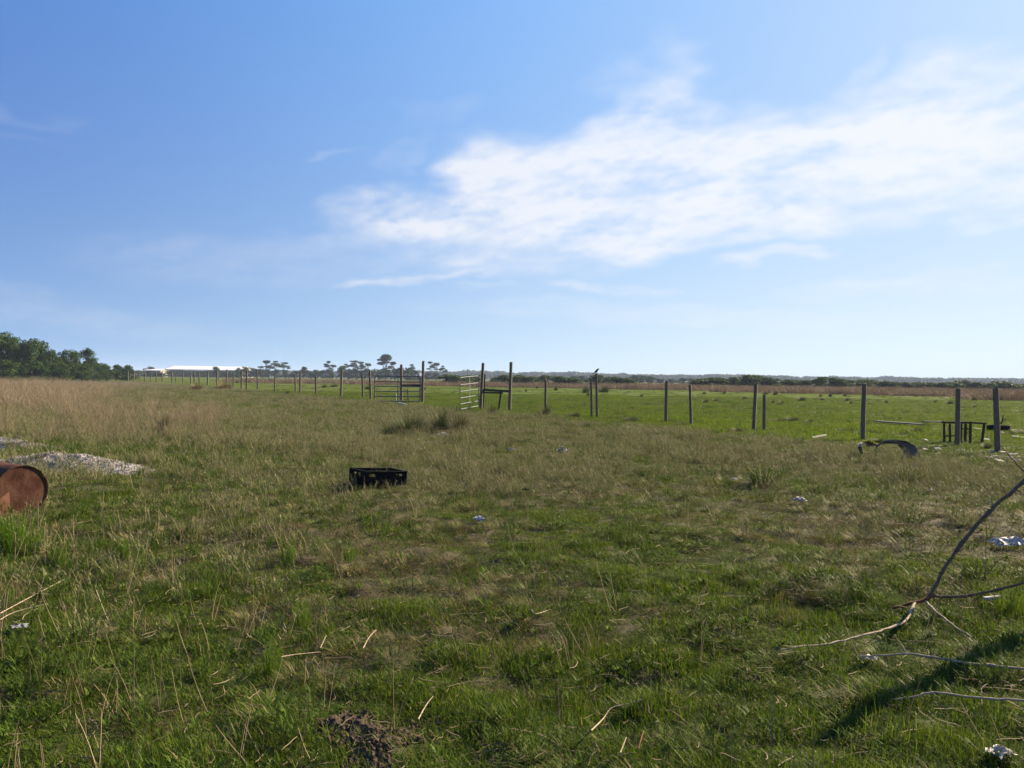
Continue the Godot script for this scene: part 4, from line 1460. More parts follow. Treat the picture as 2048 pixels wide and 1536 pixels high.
func dead_branches() -> void:
	var o := thing("dead_branch", "large forked dead branch with bare twigs propped on the grass", "branch")
	var s := limb("stem", o, [[2200, 830, 5.6], [2120, 895, 5.45], [2048, 962, 5.3], [1990, 1012, 5.2], [1940, 1065, 5.12], [1903, 1115, 5.08], [1880, 1152, 5.04], [1860, 1192, 5.0]], 0.0130, 0.0092, M.bark, 1)
	limb("stem_end", o, [[1868, 1190, 5.0], [1850, 1199, 4.98], [1818, 1208, 4.97], [1788, 1216, 4.98], [1762, 1220, 5.0], [1738, 1217, 5.03]], 0.0125, 0.004, M.bark_red, 2)
	limb("side_branch", o, [[1862, 1192, 5.0], [1890, 1193, 4.98], [1930, 1192, 4.95], [1980, 1183, 4.9], [2048, 1165, 4.85], [2130, 1140, 4.8]], 0.009, 0.007, M.bark, 3)
	limb("twig", o, [[1829, 1206, 4.95], [1822, 1222, 4.84], [1812, 1240, 4.7], [1795, 1250, 4.58], [1760, 1262, 4.46], [1715, 1274, 4.34], [1660, 1286, 4.24], [1600, 1294, 4.17], [1562, 1300, 4.14]], 0.0085, 0.0035, M.bark_pale, 4)
	limb("twig", o, [[1850, 1202, 4.98], [1868, 1220, 4.8], [1895, 1242, 4.62], [1925, 1263, 4.46], [1952, 1277, 4.36]], 0.007, 0.003, M.bark_pale, 5)
	limb("twig", s, [[1985, 1016, 5.2], [1984, 1000, 5.2], [1981, 985, 5.22]], 0.006, 0.002, M.bark_pale, 6)
	limb("twig", s, [[1984, 1018, 5.2], [1975, 1016, 5.15], [1966, 1013, 5.1]], 0.005, 0.002, M.bark_pale, 7)
	for q in [[1928, 1080, 5.1, -14, -10], [1912, 1103, 5.09, 16, -6], [1884, 1146, 5.04, -12, -4], [1960, 1044, 5.15, 12, 10], [2015, 990, 5.25, -10, -16], [2030, 978, 5.27, 14, 8]]:
		limb("spur", s, [[q[0], q[1], q[2]], [q[0] + q[3] * 0.6, q[1] + q[4] * 0.4, q[2] - 0.02], [q[0] + q[3], q[1] + q[4], q[2] - 0.03]], 0.005, 0.0015, M.bark, int(q[0]))
	limb("twig", s, [[2060, 952, 5.3], [2040, 935, 5.35], [2018, 910, 5.4], [2000, 890, 5.45]], 0.006, 0.002, M.bark, 8)
	o = thing("dead_twig", "grey twig with one short spur lying over the small white wrapper", "twig")
	limb("stem", o, [[2140, 1345, 3.8], [2048, 1338, 3.84], [1980, 1331, 3.87], [1920, 1324, 3.92], [1870, 1315, 3.96], [1815, 1308, 4.0], [1765, 1311, 4.02], [1718, 1314, 4.05]], 0.0075, 0.0035, M.bark_pale, 11)
	for q in [[1905, 1322, 3.93, 22, 14], [1975, 1330, 3.87, -18, -16], [1862, 1314, 3.97, 14, -18], [1760, 1311, 4.02, -8, 14]]:
		limb("spur", o, [[q[0], q[1], q[2]], [q[0] + q[3] * 0.5, q[1] + q[4] * 0.6, q[2] - 0.01], [q[0] + q[3], q[1] + q[4], q[2]]], 0.0028, 0.001, M.bark_pale, int(q[0]))
	limb("spur", o, [[1814, 1308, 4.0], [1805, 1292, 4.03], [1793, 1276, 4.08]], 0.004, 0.0015, M.bark_pale, 12)
	o = thing("dead_twig", "bent pale twig lying alone across the dark shadow", "twig")
	limb("stem", o, [[2140, 1407, 3.4], [2048, 1401, 3.42], [1980, 1397, 3.44], [1920, 1391, 3.46], [1868, 1385, 3.48], [1830, 1392, 3.48], [1788, 1399, 3.5]], 0.0065, 0.003, M.bark_pale, 13)
	# bare stub of the dead tree that the branches fell from; it stands right of the view and throws the dark band of shade
	var foot := Vector3(4.0, 0, -5.25)
	foot.y = gh(foot.x, foot.z)
	var t := thing("dead_tree", "dead bare tree standing beside the fallen branches", "tree", foot)
	var b := MB.new()
	b.tube(PackedVector3Array([Vector3(0, -0.2, 0), Vector3(0.01, 0.3, 0), Vector3(-0.02, 0.8, 0.02), Vector3(0.02, 1.25, 0.0), Vector3(0.03, 1.62, 0.01), Vector3(0.06, 1.76, 0.0)]), PackedFloat32Array([0.10, 0.075, 0.066, 0.06, 0.045, 0.015]), 12, Color.WHITE, true, 0.09, 5)
	part("trunk", b.mesh(M.bark), t)
	# sticks lying about in the near grass
	var sticks := [[[1240, 1540], [1246, 1524], [1252, 1508]], [[1276, 1532], [1281, 1514], [1287, 1494]], [[1182, 1494], [1206, 1468], [1222, 1446], [1250, 1440], [1288, 1430]], [[836, 1470], [852, 1440], [866, 1422]], [[640, 1322], [652, 1300]], [[562, 1340], [590, 1334], [640, 1327]], [[726, 1322], [738, 1300], [752, 1284]], [[1062, 1256], [1072, 1246], [1100, 1240]], [[0, 1250], [60, 1214], [130, 1176]], [[0, 1262], [30, 1246], [96, 1228]], [[192, 1200], [206, 1240], [218, 1290]], [[865, 1335], [880, 1322], [897, 1316]]]
	var lb := "bleached dry stick lying loose in the near grass"
	for k in sticks.size():
		var ctrl := PackedVector3Array()
		for q in sticks[k]:
			ctrl.append(gp(q[0], q[1]) + Vector3(0, 0.065, 0))
		var st := MB.new()
		var rr := PackedFloat32Array()
		var pp := PackedVector3Array()
		for e in ctrl.size() - 1:
			for s2 in 3:
				pp.append(ctrl[e].cubic_interpolate(ctrl[e + 1], ctrl[maxi(e - 1, 0)], ctrl[mini(e + 2, ctrl.size() - 1)], s2 / 3.0) - ctrl[0])
		pp.append(ctrl[ctrl.size() - 1] - ctrl[0])
		for e in pp.size(): rr.append(lerpf(0.0032, 0.0016, float(e) / pp.size()))
		st.tube(pp, rr, 6, Color.WHITE, true, 0.08, 40 + k)
		var so := part("stick", st.mesh(M.bark_red if k == 1 else M.bark_pale), self)
		so.position = ctrl[0]
		tag(so, "short reddish stick with broken ends in the near grass" if k == 1 else lb, "stick", "" if k == 1 else "bleached sticks")

func soil_patch(label: String, c: Vector3, r: float, seed_: int) -> void:
	var nz := FastNoiseLite.new()
	nz.seed = seed_
	nz.frequency = 17.0
	nz.fractal_octaves = 5
	nz.fractal_gain = 0.6
	var b := MB.new()
	var N := 70
	var hf := func(x: float, z: float) -> float:
		var q := (x * x + z * z * 1.7) / (r * r)
		return gh(c.x + x, c.z + z) + 0.012 - 0.06 * sm(0.5, 1.2, q + nz.get_noise_2d(x * 0.6, z * 0.6)) + nz.get_noise_2d(x, z) * 0.022 + nz.get_noise_2d(x * 0.35, z * 0.35) * 0.016 + maxf(0.0, nz.get_noise_2d(x * 2.3 + 7.0, z * 2.3)) * 0.016
	for j in N + 1:
		for k in N + 1:
			var x := lerpf(-1.2, 1.2, float(k) / N) * r
			var z := lerpf(-1.0, 1.0, float(j) / N) * r
			var y: float = hf.call(x, z)
			var col := Vector3(0.034, 0.025, 0.018).lerp(Vector3(0.082, 0.060, 0.044), clampf(nz.get_noise_2d(x * 1.6 + 40.0, z * 1.6) + 0.5, 0.0, 1.0))
			b.vert(Vector3(x, y, z), Vector3(y - hf.call(x + 0.006, z), 0.006, y - hf.call(x, z + 0.006)).normalized(), vk(col.x, col.y, col.z))
	for j in N:
		for k in N:
			var a := j * (N + 1) + k
			b.tri(a, a + 1, a + N + 2); b.tri(a, a + N + 2, a + N + 1)
	var o := part("soil_patch", b.mesh(M.earth), self)
	o.position = Vector3(c.x, 0, c.z)
	tag(o, label, "soil")

func clods() -> void:
	soil_patch("churned patch of open brown soil in the near turf, the larger one", Vector3(bare[0][0], 0, bare[0][1]), 0.25, 81)
	soil_patch("small churned patch of brown soil below the larger one", Vector3(bare[1][0], 0, bare[1][1]), 0.13, 82)
	var m := stone_mesh(61, 0.013, M.clod)
	var m2 := stone_mesh(62, 0.013, M.clod)
	var o := stuff("soil_clods", "crumbled brown soil lying open in the near grass", "soil")
	var spots := []
	for q in bare:
		for k in int(420 * q[2] * q[2] / 0.04):
			var a := rng.randf() * TAU
			var r: float = q[2] * pow(rng.randf(), 0.6) * 1.05
			var x: float = q[0] + cos(a) * r
			var z: float = q[1] + sin(a) * r * 0.75
			var s := rng.randf_range(0.12, 0.45) * (1.0 if rng.randf() < 0.92 else 2.0)
			var v := rng.randf_range(0.7, 1.25)
			spots.append([Transform3D(Basis.from_euler(Vector3(rng.randf() * 6, rng.randf() * 6, rng.randf() * 6)).scaled(Vector3.ONE * s), on(x, z) + Vector3(0, 0.012, 0)), Color(v, v * 0.97, v * 0.95), rng.randi() % 2])
	scatter(o, "clods", [m, m2], spots)

# ------------------------------------------------------------------ tussocks
func tussocks() -> void:
	var dark := []
	var brown := []
	for k in 4: dark.append(tussock_mesh(600 + k, 0.5, 0.5, 900, 0.10, 0.75, 0.007))
	for k in 3: brown.append(tussock_mesh(610 + k, 0.5, 0.6, 900, 0.34, 0.6, 0.008))
	var bushy := [bush_weed(650), bush_weed(651)]
	var hay := tussock_mesh(620, 0.5, 0.9, 700, 0.93, 0.9, 0.014)
	var put := func(px: float, foot: float, wide: float, high: float, meshes: Array, label: String, group: String, k: int) -> void:
		var p := gp(px, foot)
		var o := part("grass_tussock", meshes[k % meshes.size()], self)
		o.position = p
		o.rotation.y = k * 1.7
		var w := wide / F * -p.z
		var h := high / F * -p.z
		o.scale = Vector3(w / 0.8, h / 0.34, w / 0.8)
		tag(o, label, "tussock", group)
	# [x, foot, width, height]
	put.call(393, 779, 19, 13, [hay], "straw coloured mound of grass at the far fence row, the narrower of two", "", 0)
	put.call(448, 778, 25, 13, [hay], "straw coloured mound of grass at the far fence row, the wider of two", "", 1)
	put.call(820, 866, 74, 36, [dark[0]], "dark green rush clump, widest of the three beyond the crate", "", 2)
	put.call(884, 864, 48, 42, [dark[1]], "dark rush clump in the middle of the three beyond the crate", "", 3)
	put.call(918, 866, 46, 40, [brown[1]], "paler rush clump nearest to the open gate", "", 4)
	put.call(776, 868, 40, 16, [dark[3]], "low dark clump at the side of the widest rush clump", "", 5)
	put.call(1092, 831, 20, 23, [brown[0]], "tussock grown round the foot of a lone fence post", "", 6)
	put.call(984, 830, 22, 20, [brown[2]], "thin dry tussock under the broken rail", "", 7)
	put.call(1525, 968, 84, 42, [bushy[0]], "dark bushy weed clump in the rough grass below the short post", "", 8)
	put.call(1815, 968, 62, 36, [bushy[1]], "dark bushy weed clump in the rough grass below the arched sheeting", "", 9)
	put.call(1815, 1048, 84, 36, [bushy[1]], "ragged grass hummock on the mown ground behind the dead branch", "", 10)
	put.call(1745, 1052, 50, 22, [bushy[0]], "flat dark tuft beside the ragged hummock", "", 11)
	put.call(1290, 950, 44, 22, [bushy[1]], "low green tuft in the tan grass left of the dark weed clump", "", 12)
	put.call(1171, 786, 18, 14, [dark[0]], "round dark tussock left of the bird's post, at the rusty grass", "", 13)
	put.call(1207, 785, 28, 14, [dark[1]], "broad dark tussock right of the bird's post, at the rusty grass", "", 14)
	put.call(315, 890, 60, 20, [bushy[0]], "dark weed tuft behind the shell heap", "", 15)
	put.call(330, 862, 24, 34, [brown[0]], "upright dry tuft in the pale grass behind the shell heap", "", 16)
	var fw := [feather_weed(660), feather_weed(661)]
	var fl := "feathery bright green weed standing out of the near turf"
	for q in [[42, 1112, 130, 66], [20, 1090, 80, 50], [575, 1135, 52, 50], [604, 1262, 62, 60], [545, 1352, 58, 70], [120, 1142, 60, 36], [700, 1128, 44, 34], [250, 1120, 60, 40]]:
		put.call(q[0], q[1], q[2], q[3], fw, fl, "feathery weeds", int(q[0]))
	var lb := "small brown-green grass tussock standing on the grazed pasture"
	var gr := "tussocks on the pasture"
	var k := 20
	for q in [[1111.5, 781, 9, 9], [1052, 783, 6, 5], [1074, 777, 7, 6], [847, 780, 12, 8], [474, 766, 8, 5], [541, 764, 12, 8], [574, 789, 12, 8], [648, 775, 12, 7], [668, 774, 16, 7], [735, 779, 15, 9], [1283, 794, 8, 7], [1176, 791, 7, 8], [1408, 788, 9, 5], [1411, 806, 12, 8], [1432, 803, 15, 6], [1448, 788, 9, 6], [1489, 798, 14, 5], [1530, 789, 13, 6], [1550, 790, 12, 8], [1545, 807, 8, 8], [1564, 807, 9, 6], [1603, 802, 19, 9], [1643, 801, 10, 5], [1641, 793, 8, 5], [1660, 793, 9, 7], [1689, 793, 9, 6], [1694, 802, 9, 8], [1701, 808, 9, 6], [1772, 807, 8, 8], [1870, 805, 9, 5], [1900, 809, 16, 9], [1948, 801, 14, 8], [1965, 799, 11, 6], [1949, 815, 9, 5], [2005, 801, 10, 6], [1585, 842, 26, 9], [1620, 846, 18, 6], [1475, 864, 26, 9], [1150, 833, 22, 9], [1170, 856, 24, 10], [1262, 842, 30, 8], [1366, 851, 26, 6], [1760, 884, 34, 8], [610, 800, 16, 5], [545, 804, 26, 6], [1975, 897, 22, 12]]:
		k += 1
		put.call(q[0], q[1], q[2], q[3], brown if k % 3 else dark, lb, gr, k)

# ------------------------------------------------------------------ trees, brush, buildings
# a crown of many small leaf clumps inside uneven lobes; lobes: [center, radii]
func crown_mesh(seed_: int, lobes: Array, leaves: int, size: float, c0: Vector3, c1: Vector3, flat_ := 0.0) -> ArrayMesh:
	var rg := RandomNumberGenerator.new()
	rg.seed = seed_
	var b := MB.new()
	var total := 0.0
	for l in lobes: total += l[1].x * l[1].y
	for l in lobes:
		var n := int(leaves * l[1].x * l[1].y / total)
		for k in n:
			var d := Vector3(rg.randfn(), rg.randfn(), rg.randfn()).normalized()
			var rad := pow(rg.randf(), 0.45) * (1.0 + 0.22 * n_fine.get_noise_3d(d.x * 2.0 + seed_, d.y * 2.0, d.z * 2.0 + l[0].x))
			if rg.randf() < 0.06: rad *= 1.12
			var p: Vector3 = l[0] + d * rad * l[1]
			var nn := (d * 0.5 + Vector3(rg.randfn(), rg.randfn() + flat_, rg.randfn())).normalized()
			var u := nn.cross(Vector3(rg.randfn(), rg.randfn(), rg.randfn())).normalized()
			var w := nn.cross(u)
			var s := size * rg.randf_range(0.6, 1.3)
			var c := c0.lerp(c1, rg.randf())
			var col := vk(c.x, c.y, c.z)
			var a0 := b.vert(p - u * s, nn, col)
			var a1 := b.vert(p + w * s * 0.55, nn, col)
			var a2 := b.vert(p + u * s, nn, col)
			var a3 := b.vert(p - w * s * 0.55, nn, col)
			b.tri(a0, a1, a2); b.tri(a0, a2, a3)
	return b.mesh(M.leaf)

func trunk_mesh(seed_: int, h: float, r: float, tips: Array) -> ArrayMesh:
	var rg := RandomNumberGenerator.new()
	rg.seed = seed_
	var b := MB.new()
	var p := PackedVector3Array()
	var rr := PackedFloat32Array()
	for k in 6:
		var t := k / 5.0
		p.append(Vector3(rg.randfn(0, 0.05) * h * 0.15 * t, -0.3 + (h + 0.3) * t, rg.randfn(0, 0.05) * h * 0.15 * t))
		rr.append(lerpf(r, r * 0.45, t))
	b.tube(p, rr, 7, Color.WHITE, true, 0.06, seed_)
	for q in tips:
		var st: Vector3 = p[rg.randi_range(2, 4)]
		var m: Vector3 = st.lerp(q, 0.5) + Vector3(0, -0.05 * h, 0)
		b.tube(PackedVector3Array([st, m, q]), PackedFloat32Array([r * 0.5, r * 0.35, r * 0.12]), 5, Color.WHITE, false)
	return b.mesh(M.trunk)

func plant_tree(called: String, label: String, group: String, px: float, depth: float, kind: Array, height: float, wide: float, turn: float) -> void:
	var p := at(px, 760, depth)
	p.y = 0.0
	var o := thing(called, label, "shrub" if called == "shrub" else "tree", p, turn, group)
	o.scale = Vector3(wide, height, wide)
	part("trunk", kind[0], o)
	part("crown", kind[1], o)

# unit kinds, one metre tall and about one wide, scaled to each plant
func broad_kind(seed_: int, leaves: int, c0: Vector3, c1: Vector3, leaf: float, low: float) -> Array:
	var rg := RandomNumberGenerator.new()
	rg.seed = seed_
	var lobes := []
	var tips := []
	for k in 24:
		var a := rg.randf() * TAU
		var y := rg.randf_range(low, 0.9)
		var r := rg.randf_range(0.05, 0.36) * (1.0 if y < 0.65 else 0.6)
		var c := Vector3(cos(a) * r, y, sin(a) * r)
		var s := rg.randf_range(0.07, 0.18)
		lobes.append([c, Vector3(s * 1.2, minf(s * 0.85, y), s * 1.2)])
		if k % 3 == 0: tips.append(c)
	return [trunk_mesh(seed_, 0.6, 0.045, tips), crown_mesh(seed_, lobes, leaves, leaf, c0, c1)]

func pine_kind(seed_: int, leaves: int, layers: int, c0: Vector3, c1: Vector3) -> Array:
	var rg := RandomNumberGenerator.new()
	rg.seed = seed_
	var lobes := []
	var tips := []
	for k in layers:
		var y := rg.randf_range(0.58, 0.95) if k > 0 else 0.94
		var a := rg.randf() * TAU
		var r := rg.randf_range(0.08, 0.34) * (1.1 - y) / 0.5 + (0.0 if k == 0 else 0.05)
		var c := Vector3(cos(a) * r, y, sin(a) * r)
		lobes.append([c, Vector3(rg.randf_range(0.13, 0.24), rg.randf_range(0.035, 0.07), rg.randf_range(0.13, 0.24))])
		tips.append(c)
	return [trunk_mesh(seed_, 0.92, 0.024, tips), crown_mesh(seed_, lobes, leaves, 0.028, c0, c1)]

func woods() -> void:
	var g0 := Vector3(0.022, 0.048, 0.010)
	var g1 := Vector3(0.068, 0.115, 0.022)
	var hedge := []
	for k in 4: hedge.append(broad_kind(1000 + k, 5200, g0, g1, 0.024, 0.12))
	# the row of bushy trees on the left, nearer ones first
	var hz := func(px: float) -> float: return 743.5 + 0.0133 * px
	var k := 0
	for q in [[-120, 650, 118, 7.5], [-72, 658, 120, 6.5], [-30, 666, 122, 6.0], [2, 668, 126, 4.6], [24, 674, 124, 4.6], [44, 676, 128, 4.4], [62, 681, 126, 4.2], [82, 686, 130, 4.4], [100, 700, 128, 3.6], [112, 708, 132, 3.2], [135, 702, 136, 3.6], [152, 706, 138, 3.4], [172, 697, 140, 3.4], [186, 716, 146, 3.0]]:
		k += 1
		var h: float = EYE + (hz.call(q[0]) - q[1]) / F * q[2]
		plant_tree("hedge_tree", "dense green bushy tree in the row behind the pale broomsedge", "row of bushy trees", q[0], q[2], hedge[k % 4], h * 1.06, q[3] * 1.25, k * 1.3)
	for q in [[200, 727, 150, 3.2], [214, 730, 152, 2.8], [232, 729, 156, 3.0], [246, 733, 160, 2.4], [258, 731, 158, 2.8], [-50, 715, 112, 4.5], [10, 720, 114, 4.0], [70, 722, 118, 4.0], [120, 727, 122, 3.6], [165, 728, 128, 3.4]]:
		k += 1
		var h: float = EYE + (hz.call(q[0]) - q[1]) / F * q[2]
		plant_tree("hedge_tree", "low green bush filling the foot of the tree row on the left", "low bushes of the tree row", q[0], q[2], hedge[k % 4], h * 1.05, q[3] * 1.3, k * 1.3)
	# pines standing far out on the plain
	var p0 := Vector3(0.032, 0.058, 0.022)
	var p1 := Vector3(0.075, 0.11, 0.038)
	var pine := []
	for j in 4: pine.append(pine_kind(1100 + j, 2200, 7 + j, p0, p1))
	var stack := pine_kind(1130, 4200, 15, p0, p1)
	for q in [[531, 720, 420, 7.0], [549, 721, 430, 8.0], [567, 724, 425, 7.5], [656, 721.5, 420, 6.5], [664, 729, 424, 5.5], [689, 727, 430, 6.0], [706, 720.5, 440, 8.0], [721, 723, 435, 7.5], [735, 726, 440, 5.5], [783, 727, 420, 5.5], [823, 728, 470, 5.0], [860, 722.5, 430, 6.0], [874, 725, 436, 6.0], [886, 730.5, 432, 4.6]]:
		k += 1
		var h: float = EYE + (hz.call(q[0]) - q[1]) / F * q[2]
		plant_tree("pine_tree", "slender flat-topped pine far out on the plain", "far pines", q[0], q[2], pine[k % 4], h, q[3] * 1.15, k * 1.3)
	plant_tree("pine_tree", "tallest far pine, with layered boughs down its trunk, behind the closed gate", "", 772, 400, stack, EYE + (hz.call(772) - 708.0) / F * 400.0, 10.5, 0.4)
	# a small palm
	var pb := MB.new()
	for j in 46:
		var dir := yaw_dir(rng.randf() * TAU)
		pb.ribbon(arc(Vector3(0, 4.6, 0), dir, rng.randf_range(0.9, 1.4), rng.randf_range(0.8, 2.0), 4, rng.randf_range(0.1, 1.4)), Vector3(-dir.z, 0, dir.x), 0.22, vk(0.05, 0.085, 0.025), 0.2)
	var pp := at(749, 757, 380)
	pp.y = 0.0
	var palm := thing("palm_tree", "small cabbage palm far away between the pine groups", "tree", pp)
	part("crown", pb.mesh(M.leaf), palm)
	pb = MB.new()
	pb.tube(PackedVector3Array([Vector3(0, -0.3, 0), Vector3(0.05, 2.4, 0), Vector3(0, 4.7, 0)]), PackedFloat32Array([0.22, 0.18, 0.17]), 8, Color.WHITE)
	part("trunk", pb.mesh(M.trunk), palm)
	# round dark oaks and thickets between the pines
	var d0 := Vector3(0.022, 0.042, 0.014)
	var d1 := Vector3(0.055, 0.085, 0.024)
	var oak := []
	for j in 4: oak.append(broad_kind(1200 + j, 1500, d0, d1, 0.042, 0.16))
	for q in [[433, 732.5, 380, 4.2], [478, 734, 385, 4.6], [490, 732.5, 380, 4.6], [508, 736, 400, 5], [522, 737, 400, 5], [537, 736, 405, 5.5], [553, 738, 405, 5], [571, 739, 400, 5], [608, 732.5, 385, 4.6], [632, 738, 400, 4], [645, 739, 400, 4], [660, 738, 400, 5], [681, 732, 398, 5], [697, 736, 395, 6], [712, 735, 392, 6], [729, 739, 395, 5], [742, 741, 392, 4], [757, 737, 390, 5], [771, 735, 388, 6], [790, 737, 385, 5], [801, 734, 382, 6], [815, 734, 382, 6], [829, 739, 390, 4.5], [854, 744, 400, 5], [872, 744, 400, 5], [462, 740, 390, 4], [410, 743, 385, 4], [303, 733, 400, 4.5], [292, 736, 400, 4], [330, 740, 420, 5], [345, 741, 400, 3], [280, 741, 330, 4], [352, 742.5, 432, 5], [362, 743, 430, 6], [374, 742.5, 434, 6], [386, 743.5, 430, 6], [397, 742, 432, 6], [408, 743, 430, 6], [420, 742, 434, 6], [445, 743, 430, 6], [456, 742, 432, 6], [468, 742.5, 430, 6], [500, 740, 420, 6], [312, 744, 372, 5], [322, 744.5, 372, 5], [300, 744, 374, 5], [337, 742, 390, 5], [590, 741, 400, 6], [622, 742, 400, 6]]:
		k += 1
		var h: float = EYE + (hz.call(q[0]) - q[1]) / F * q[2]
		plant_tree("oak_tree", "dark round oak or thicket among the far pines", "far oaks and thickets", q[0], q[2], oak[k % 4], h, q[3] * 1.5, k * 1.3)
	# brush along the rusty grass on the right
	var s0 := Vector3(0.045, 0.076, 0.020)
	var s1 := Vector3(0.10, 0.148, 0.038)
	var bush := []
	for j in 5: bush.append(broad_kind(1300 + j, 2200, s0, s1, 0.04, 0.2))
	var rg := RandomNumberGenerator.new()
	rg.seed = 8
	for q in [[895, 752], [912, 753], [930, 754], [944, 753], [998, 753.5], [1010, 753], [1022, 755], [1036, 753], [1050, 756], [1062, 756], [1093, 754], [1120, 755], [1138, 758], [1190, 753], [1215, 758], [1235, 757], [1250, 758], [1395, 761], [1405, 760], [1418, 759.5], [1440, 758.5], [1452, 760], [1466, 757.5], [1478, 757.5], [1490, 760], [1508, 754], [1520, 755], [1530, 758], [1545, 761], [1570, 763], [1585, 762], [1602, 763], [1618, 763], [1640, 757.5], [1650, 758], [1672, 759], [1682, 761], [1700, 763], [1712, 764], [1735, 762], [1748, 763], [1760, 766], [1772, 765], [1785, 768], [1796, 768], [1812, 774], [1830, 771], [1842, 769], [1855, 772], [1868, 775], [1885, 770], [1897, 767], [1912, 769], [1925, 765], [1940, 764], [1952, 767], [1968, 770], [1985, 769], [2000, 766], [2018, 766], [2030, 772], [2044, 770], [2062, 770], [2085, 771]]:
		k += 1
		var dist := rg.randf_range(150.0, 172.0)
		var h: float = EYE + (hz.call(q[0]) - q[1] + 1.0) / F * dist
		plant_tree("shrub", "dark green shrub in the brush line behind the rusty grass", "brush line", q[0], dist, bush[k % 5], maxf(h, 1.6) * 1.16, rg.randf_range(4.5, 8.0), k * 1.3)
	# paler trees behind the brush
	for q in [[1160, 751, 360, 7], [1205, 752, 380, 8], [1222, 753, 370, 7], [1150, 752, 400, 8], [1270, 750, 340, 7.5], [1285, 751, 350, 7], [1300, 753, 345, 6], [1320, 757, 370, 7], [1345, 757, 360, 6.5], [1366, 756, 350, 6], [1385, 757, 360, 6], [1424, 756, 360, 5], [1110, 752, 400, 7], [1080, 753, 420, 8], [1250, 756, 380, 7], [1175, 755, 380, 6]]:
		k += 1
		var h: float = EYE + (hz.call(q[0]) - q[1]) / F * q[2]
		plant_tree("broadleaf_tree", "pale green rounded tree beyond the brush line", "trees beyond the brush", q[0], q[2], oak[k % 4], h * 1.05, q[3] * 1.3, k * 1.3)
	# the far woods: one mass on the horizon
	var fm := []
	for j in 3: fm.append(far_tree(1400 + j))
	var spots := []
	for j in 2600:
		var px := rg.randf_range(-250.0, 2300.0)
		var dist := rg.randf_range(1050.0, 1500.0)
		var p := at(px, 760, dist)
		p.y = -0.5
		var hump := n_dry.get_noise_2d(px * 0.05, 3.0) * 2.5 + n_dry.get_noise_2d(px * 0.25, 70.0) * 1.5
		var h := (11.0 + hump + rg.randf_range(-1.5, 2.2)) * dist / 1200.0 * (1.0 if px > 850.0 else lerpf(0.65, 1.0, sm(300.0, 850.0, px)))
		var v := rg.randf_range(0.8, 1.15)
		spots.append([Transform3D(Basis(Vector3.UP, rg.randf() * TAU).scaled_local(Vector3(h * rg.randf_range(0.9, 1.6), h, h * rg.randf_range(0.9, 1.6))), p), Color(v, v, v), rg.randi() % 3])
	scatter(stuff("far_woods", "blue-grey woods along the whole horizon", "woods"), "trees", fm, spots)

func far_tree(seed_: int) -> ArrayMesh:
	var rg := RandomNumberGenerator.new()
	rg.seed = seed_
	var lobes := []
	for k in 6:
		var a := rg.randf() * TAU
		var y := rg.randf_range(0.25, 0.8)
		lobes.append([Vector3(cos(a) * 0.25, y, sin(a) * 0.25), Vector3(0.28, 0.2, 0.28)])
	return crown_mesh(seed_, lobes, 260, 0.11, Vector3(0.035, 0.05, 0.02), Vector3(0.06, 0.085, 0.035))

# a long shed with a low gabled roof; local x along the ridge
func shed(called: String, label: String, px0: float, px1: float, ridge: float, eave: float, depth: float, roof: Material, gable: Material) -> void:
	var a := at(px0, 757, depth)
	var c := at(px1, 757, depth)
	a.y = 0.0
	c.y = 0.0
	var mid := (a + c) * 0.5
	var L := (c - a).length()
	var o := thing(called, label, "building", mid, 0.0)
	var yr := at((px0 + px1) * 0.5, ridge, depth).y
	var ye := at((px0 + px1) * 0.5, eave, depth).y
	var W := maxf(8.0, (yr - ye) * 11.0)
	var b := MB.new()
	for s in [-1.0, 1.0]:
		b.flat(Vector3(-L * 0.5 - 0.4, yr, 0), Vector3(L * 0.5 + 0.4, yr, 0), Vector3(L * 0.5 + 0.4, ye, s * W * 0.55), Vector3(-L * 0.5 - 0.4, ye, s * W * 0.55), Vector3(0, 1, s), Color.WHITE)
		b.flat(Vector3(-L * 0.5 - 0.4, yr - 0.15, 0), Vector3(L * 0.5 + 0.4, yr - 0.15, 0), Vector3(L * 0.5 + 0.4, ye - 0.15, s * W * 0.55), Vector3(-L * 0.5 - 0.4, ye - 0.15, s * W * 0.55), Vector3(0, -1, -s), Color.WHITE)
	b.box(Vector3(0, ye - 0.05, W * 0.55), Vector3(L + 0.8, 0.25, 0.06), Basis.IDENTITY, Color.WHITE)
	part("roof", b.mesh(roof), o)
	b = MB.new()
	b.box(Vector3(0, ye * 0.5 - 0.2, -W * 0.5), Vector3(L - 0.4, ye - 0.3, 0.2), Basis.IDENTITY, Color.WHITE)
	part("rear_wall", b.mesh(M.wall_dark), o)
	for s in [-1.0, 1.0]:
		b = MB.new()
		b.box(Vector3(s * L * 0.5, ye * 0.5 - 0.2, 0), Vector3(0.2, ye - 0.3, W), Basis.IDENTITY, Color.WHITE)
		b.flat(Vector3(s * L * 0.5, ye - 0.2, -W * 0.5), Vector3(s * L * 0.5, ye - 0.2, W * 0.5), Vector3(s * L * 0.5, yr - 0.2, 0), Vector3(s * L * 0.5, yr - 0.2, 0), Vector3(s, 0, 0), Color.WHITE)
		part("gable", b.mesh(gable if s < 0.0 else M.wall_dark), o)
	var n := maxi(3, int(L / 6.0))
	for k in n:
		b = MB.new()
		b.box(Vector3(lerpf(-L * 0.5 + 0.3, L * 0.5 - 0.3, float(k) / (n - 1)), ye * 0.5 - 0.15, W * 0.5), Vector3(0.3, ye - 0.2, 0.3), Basis.IDENTITY, Color.WHITE)
		part("post", b.mesh(M.wall_dark), o)

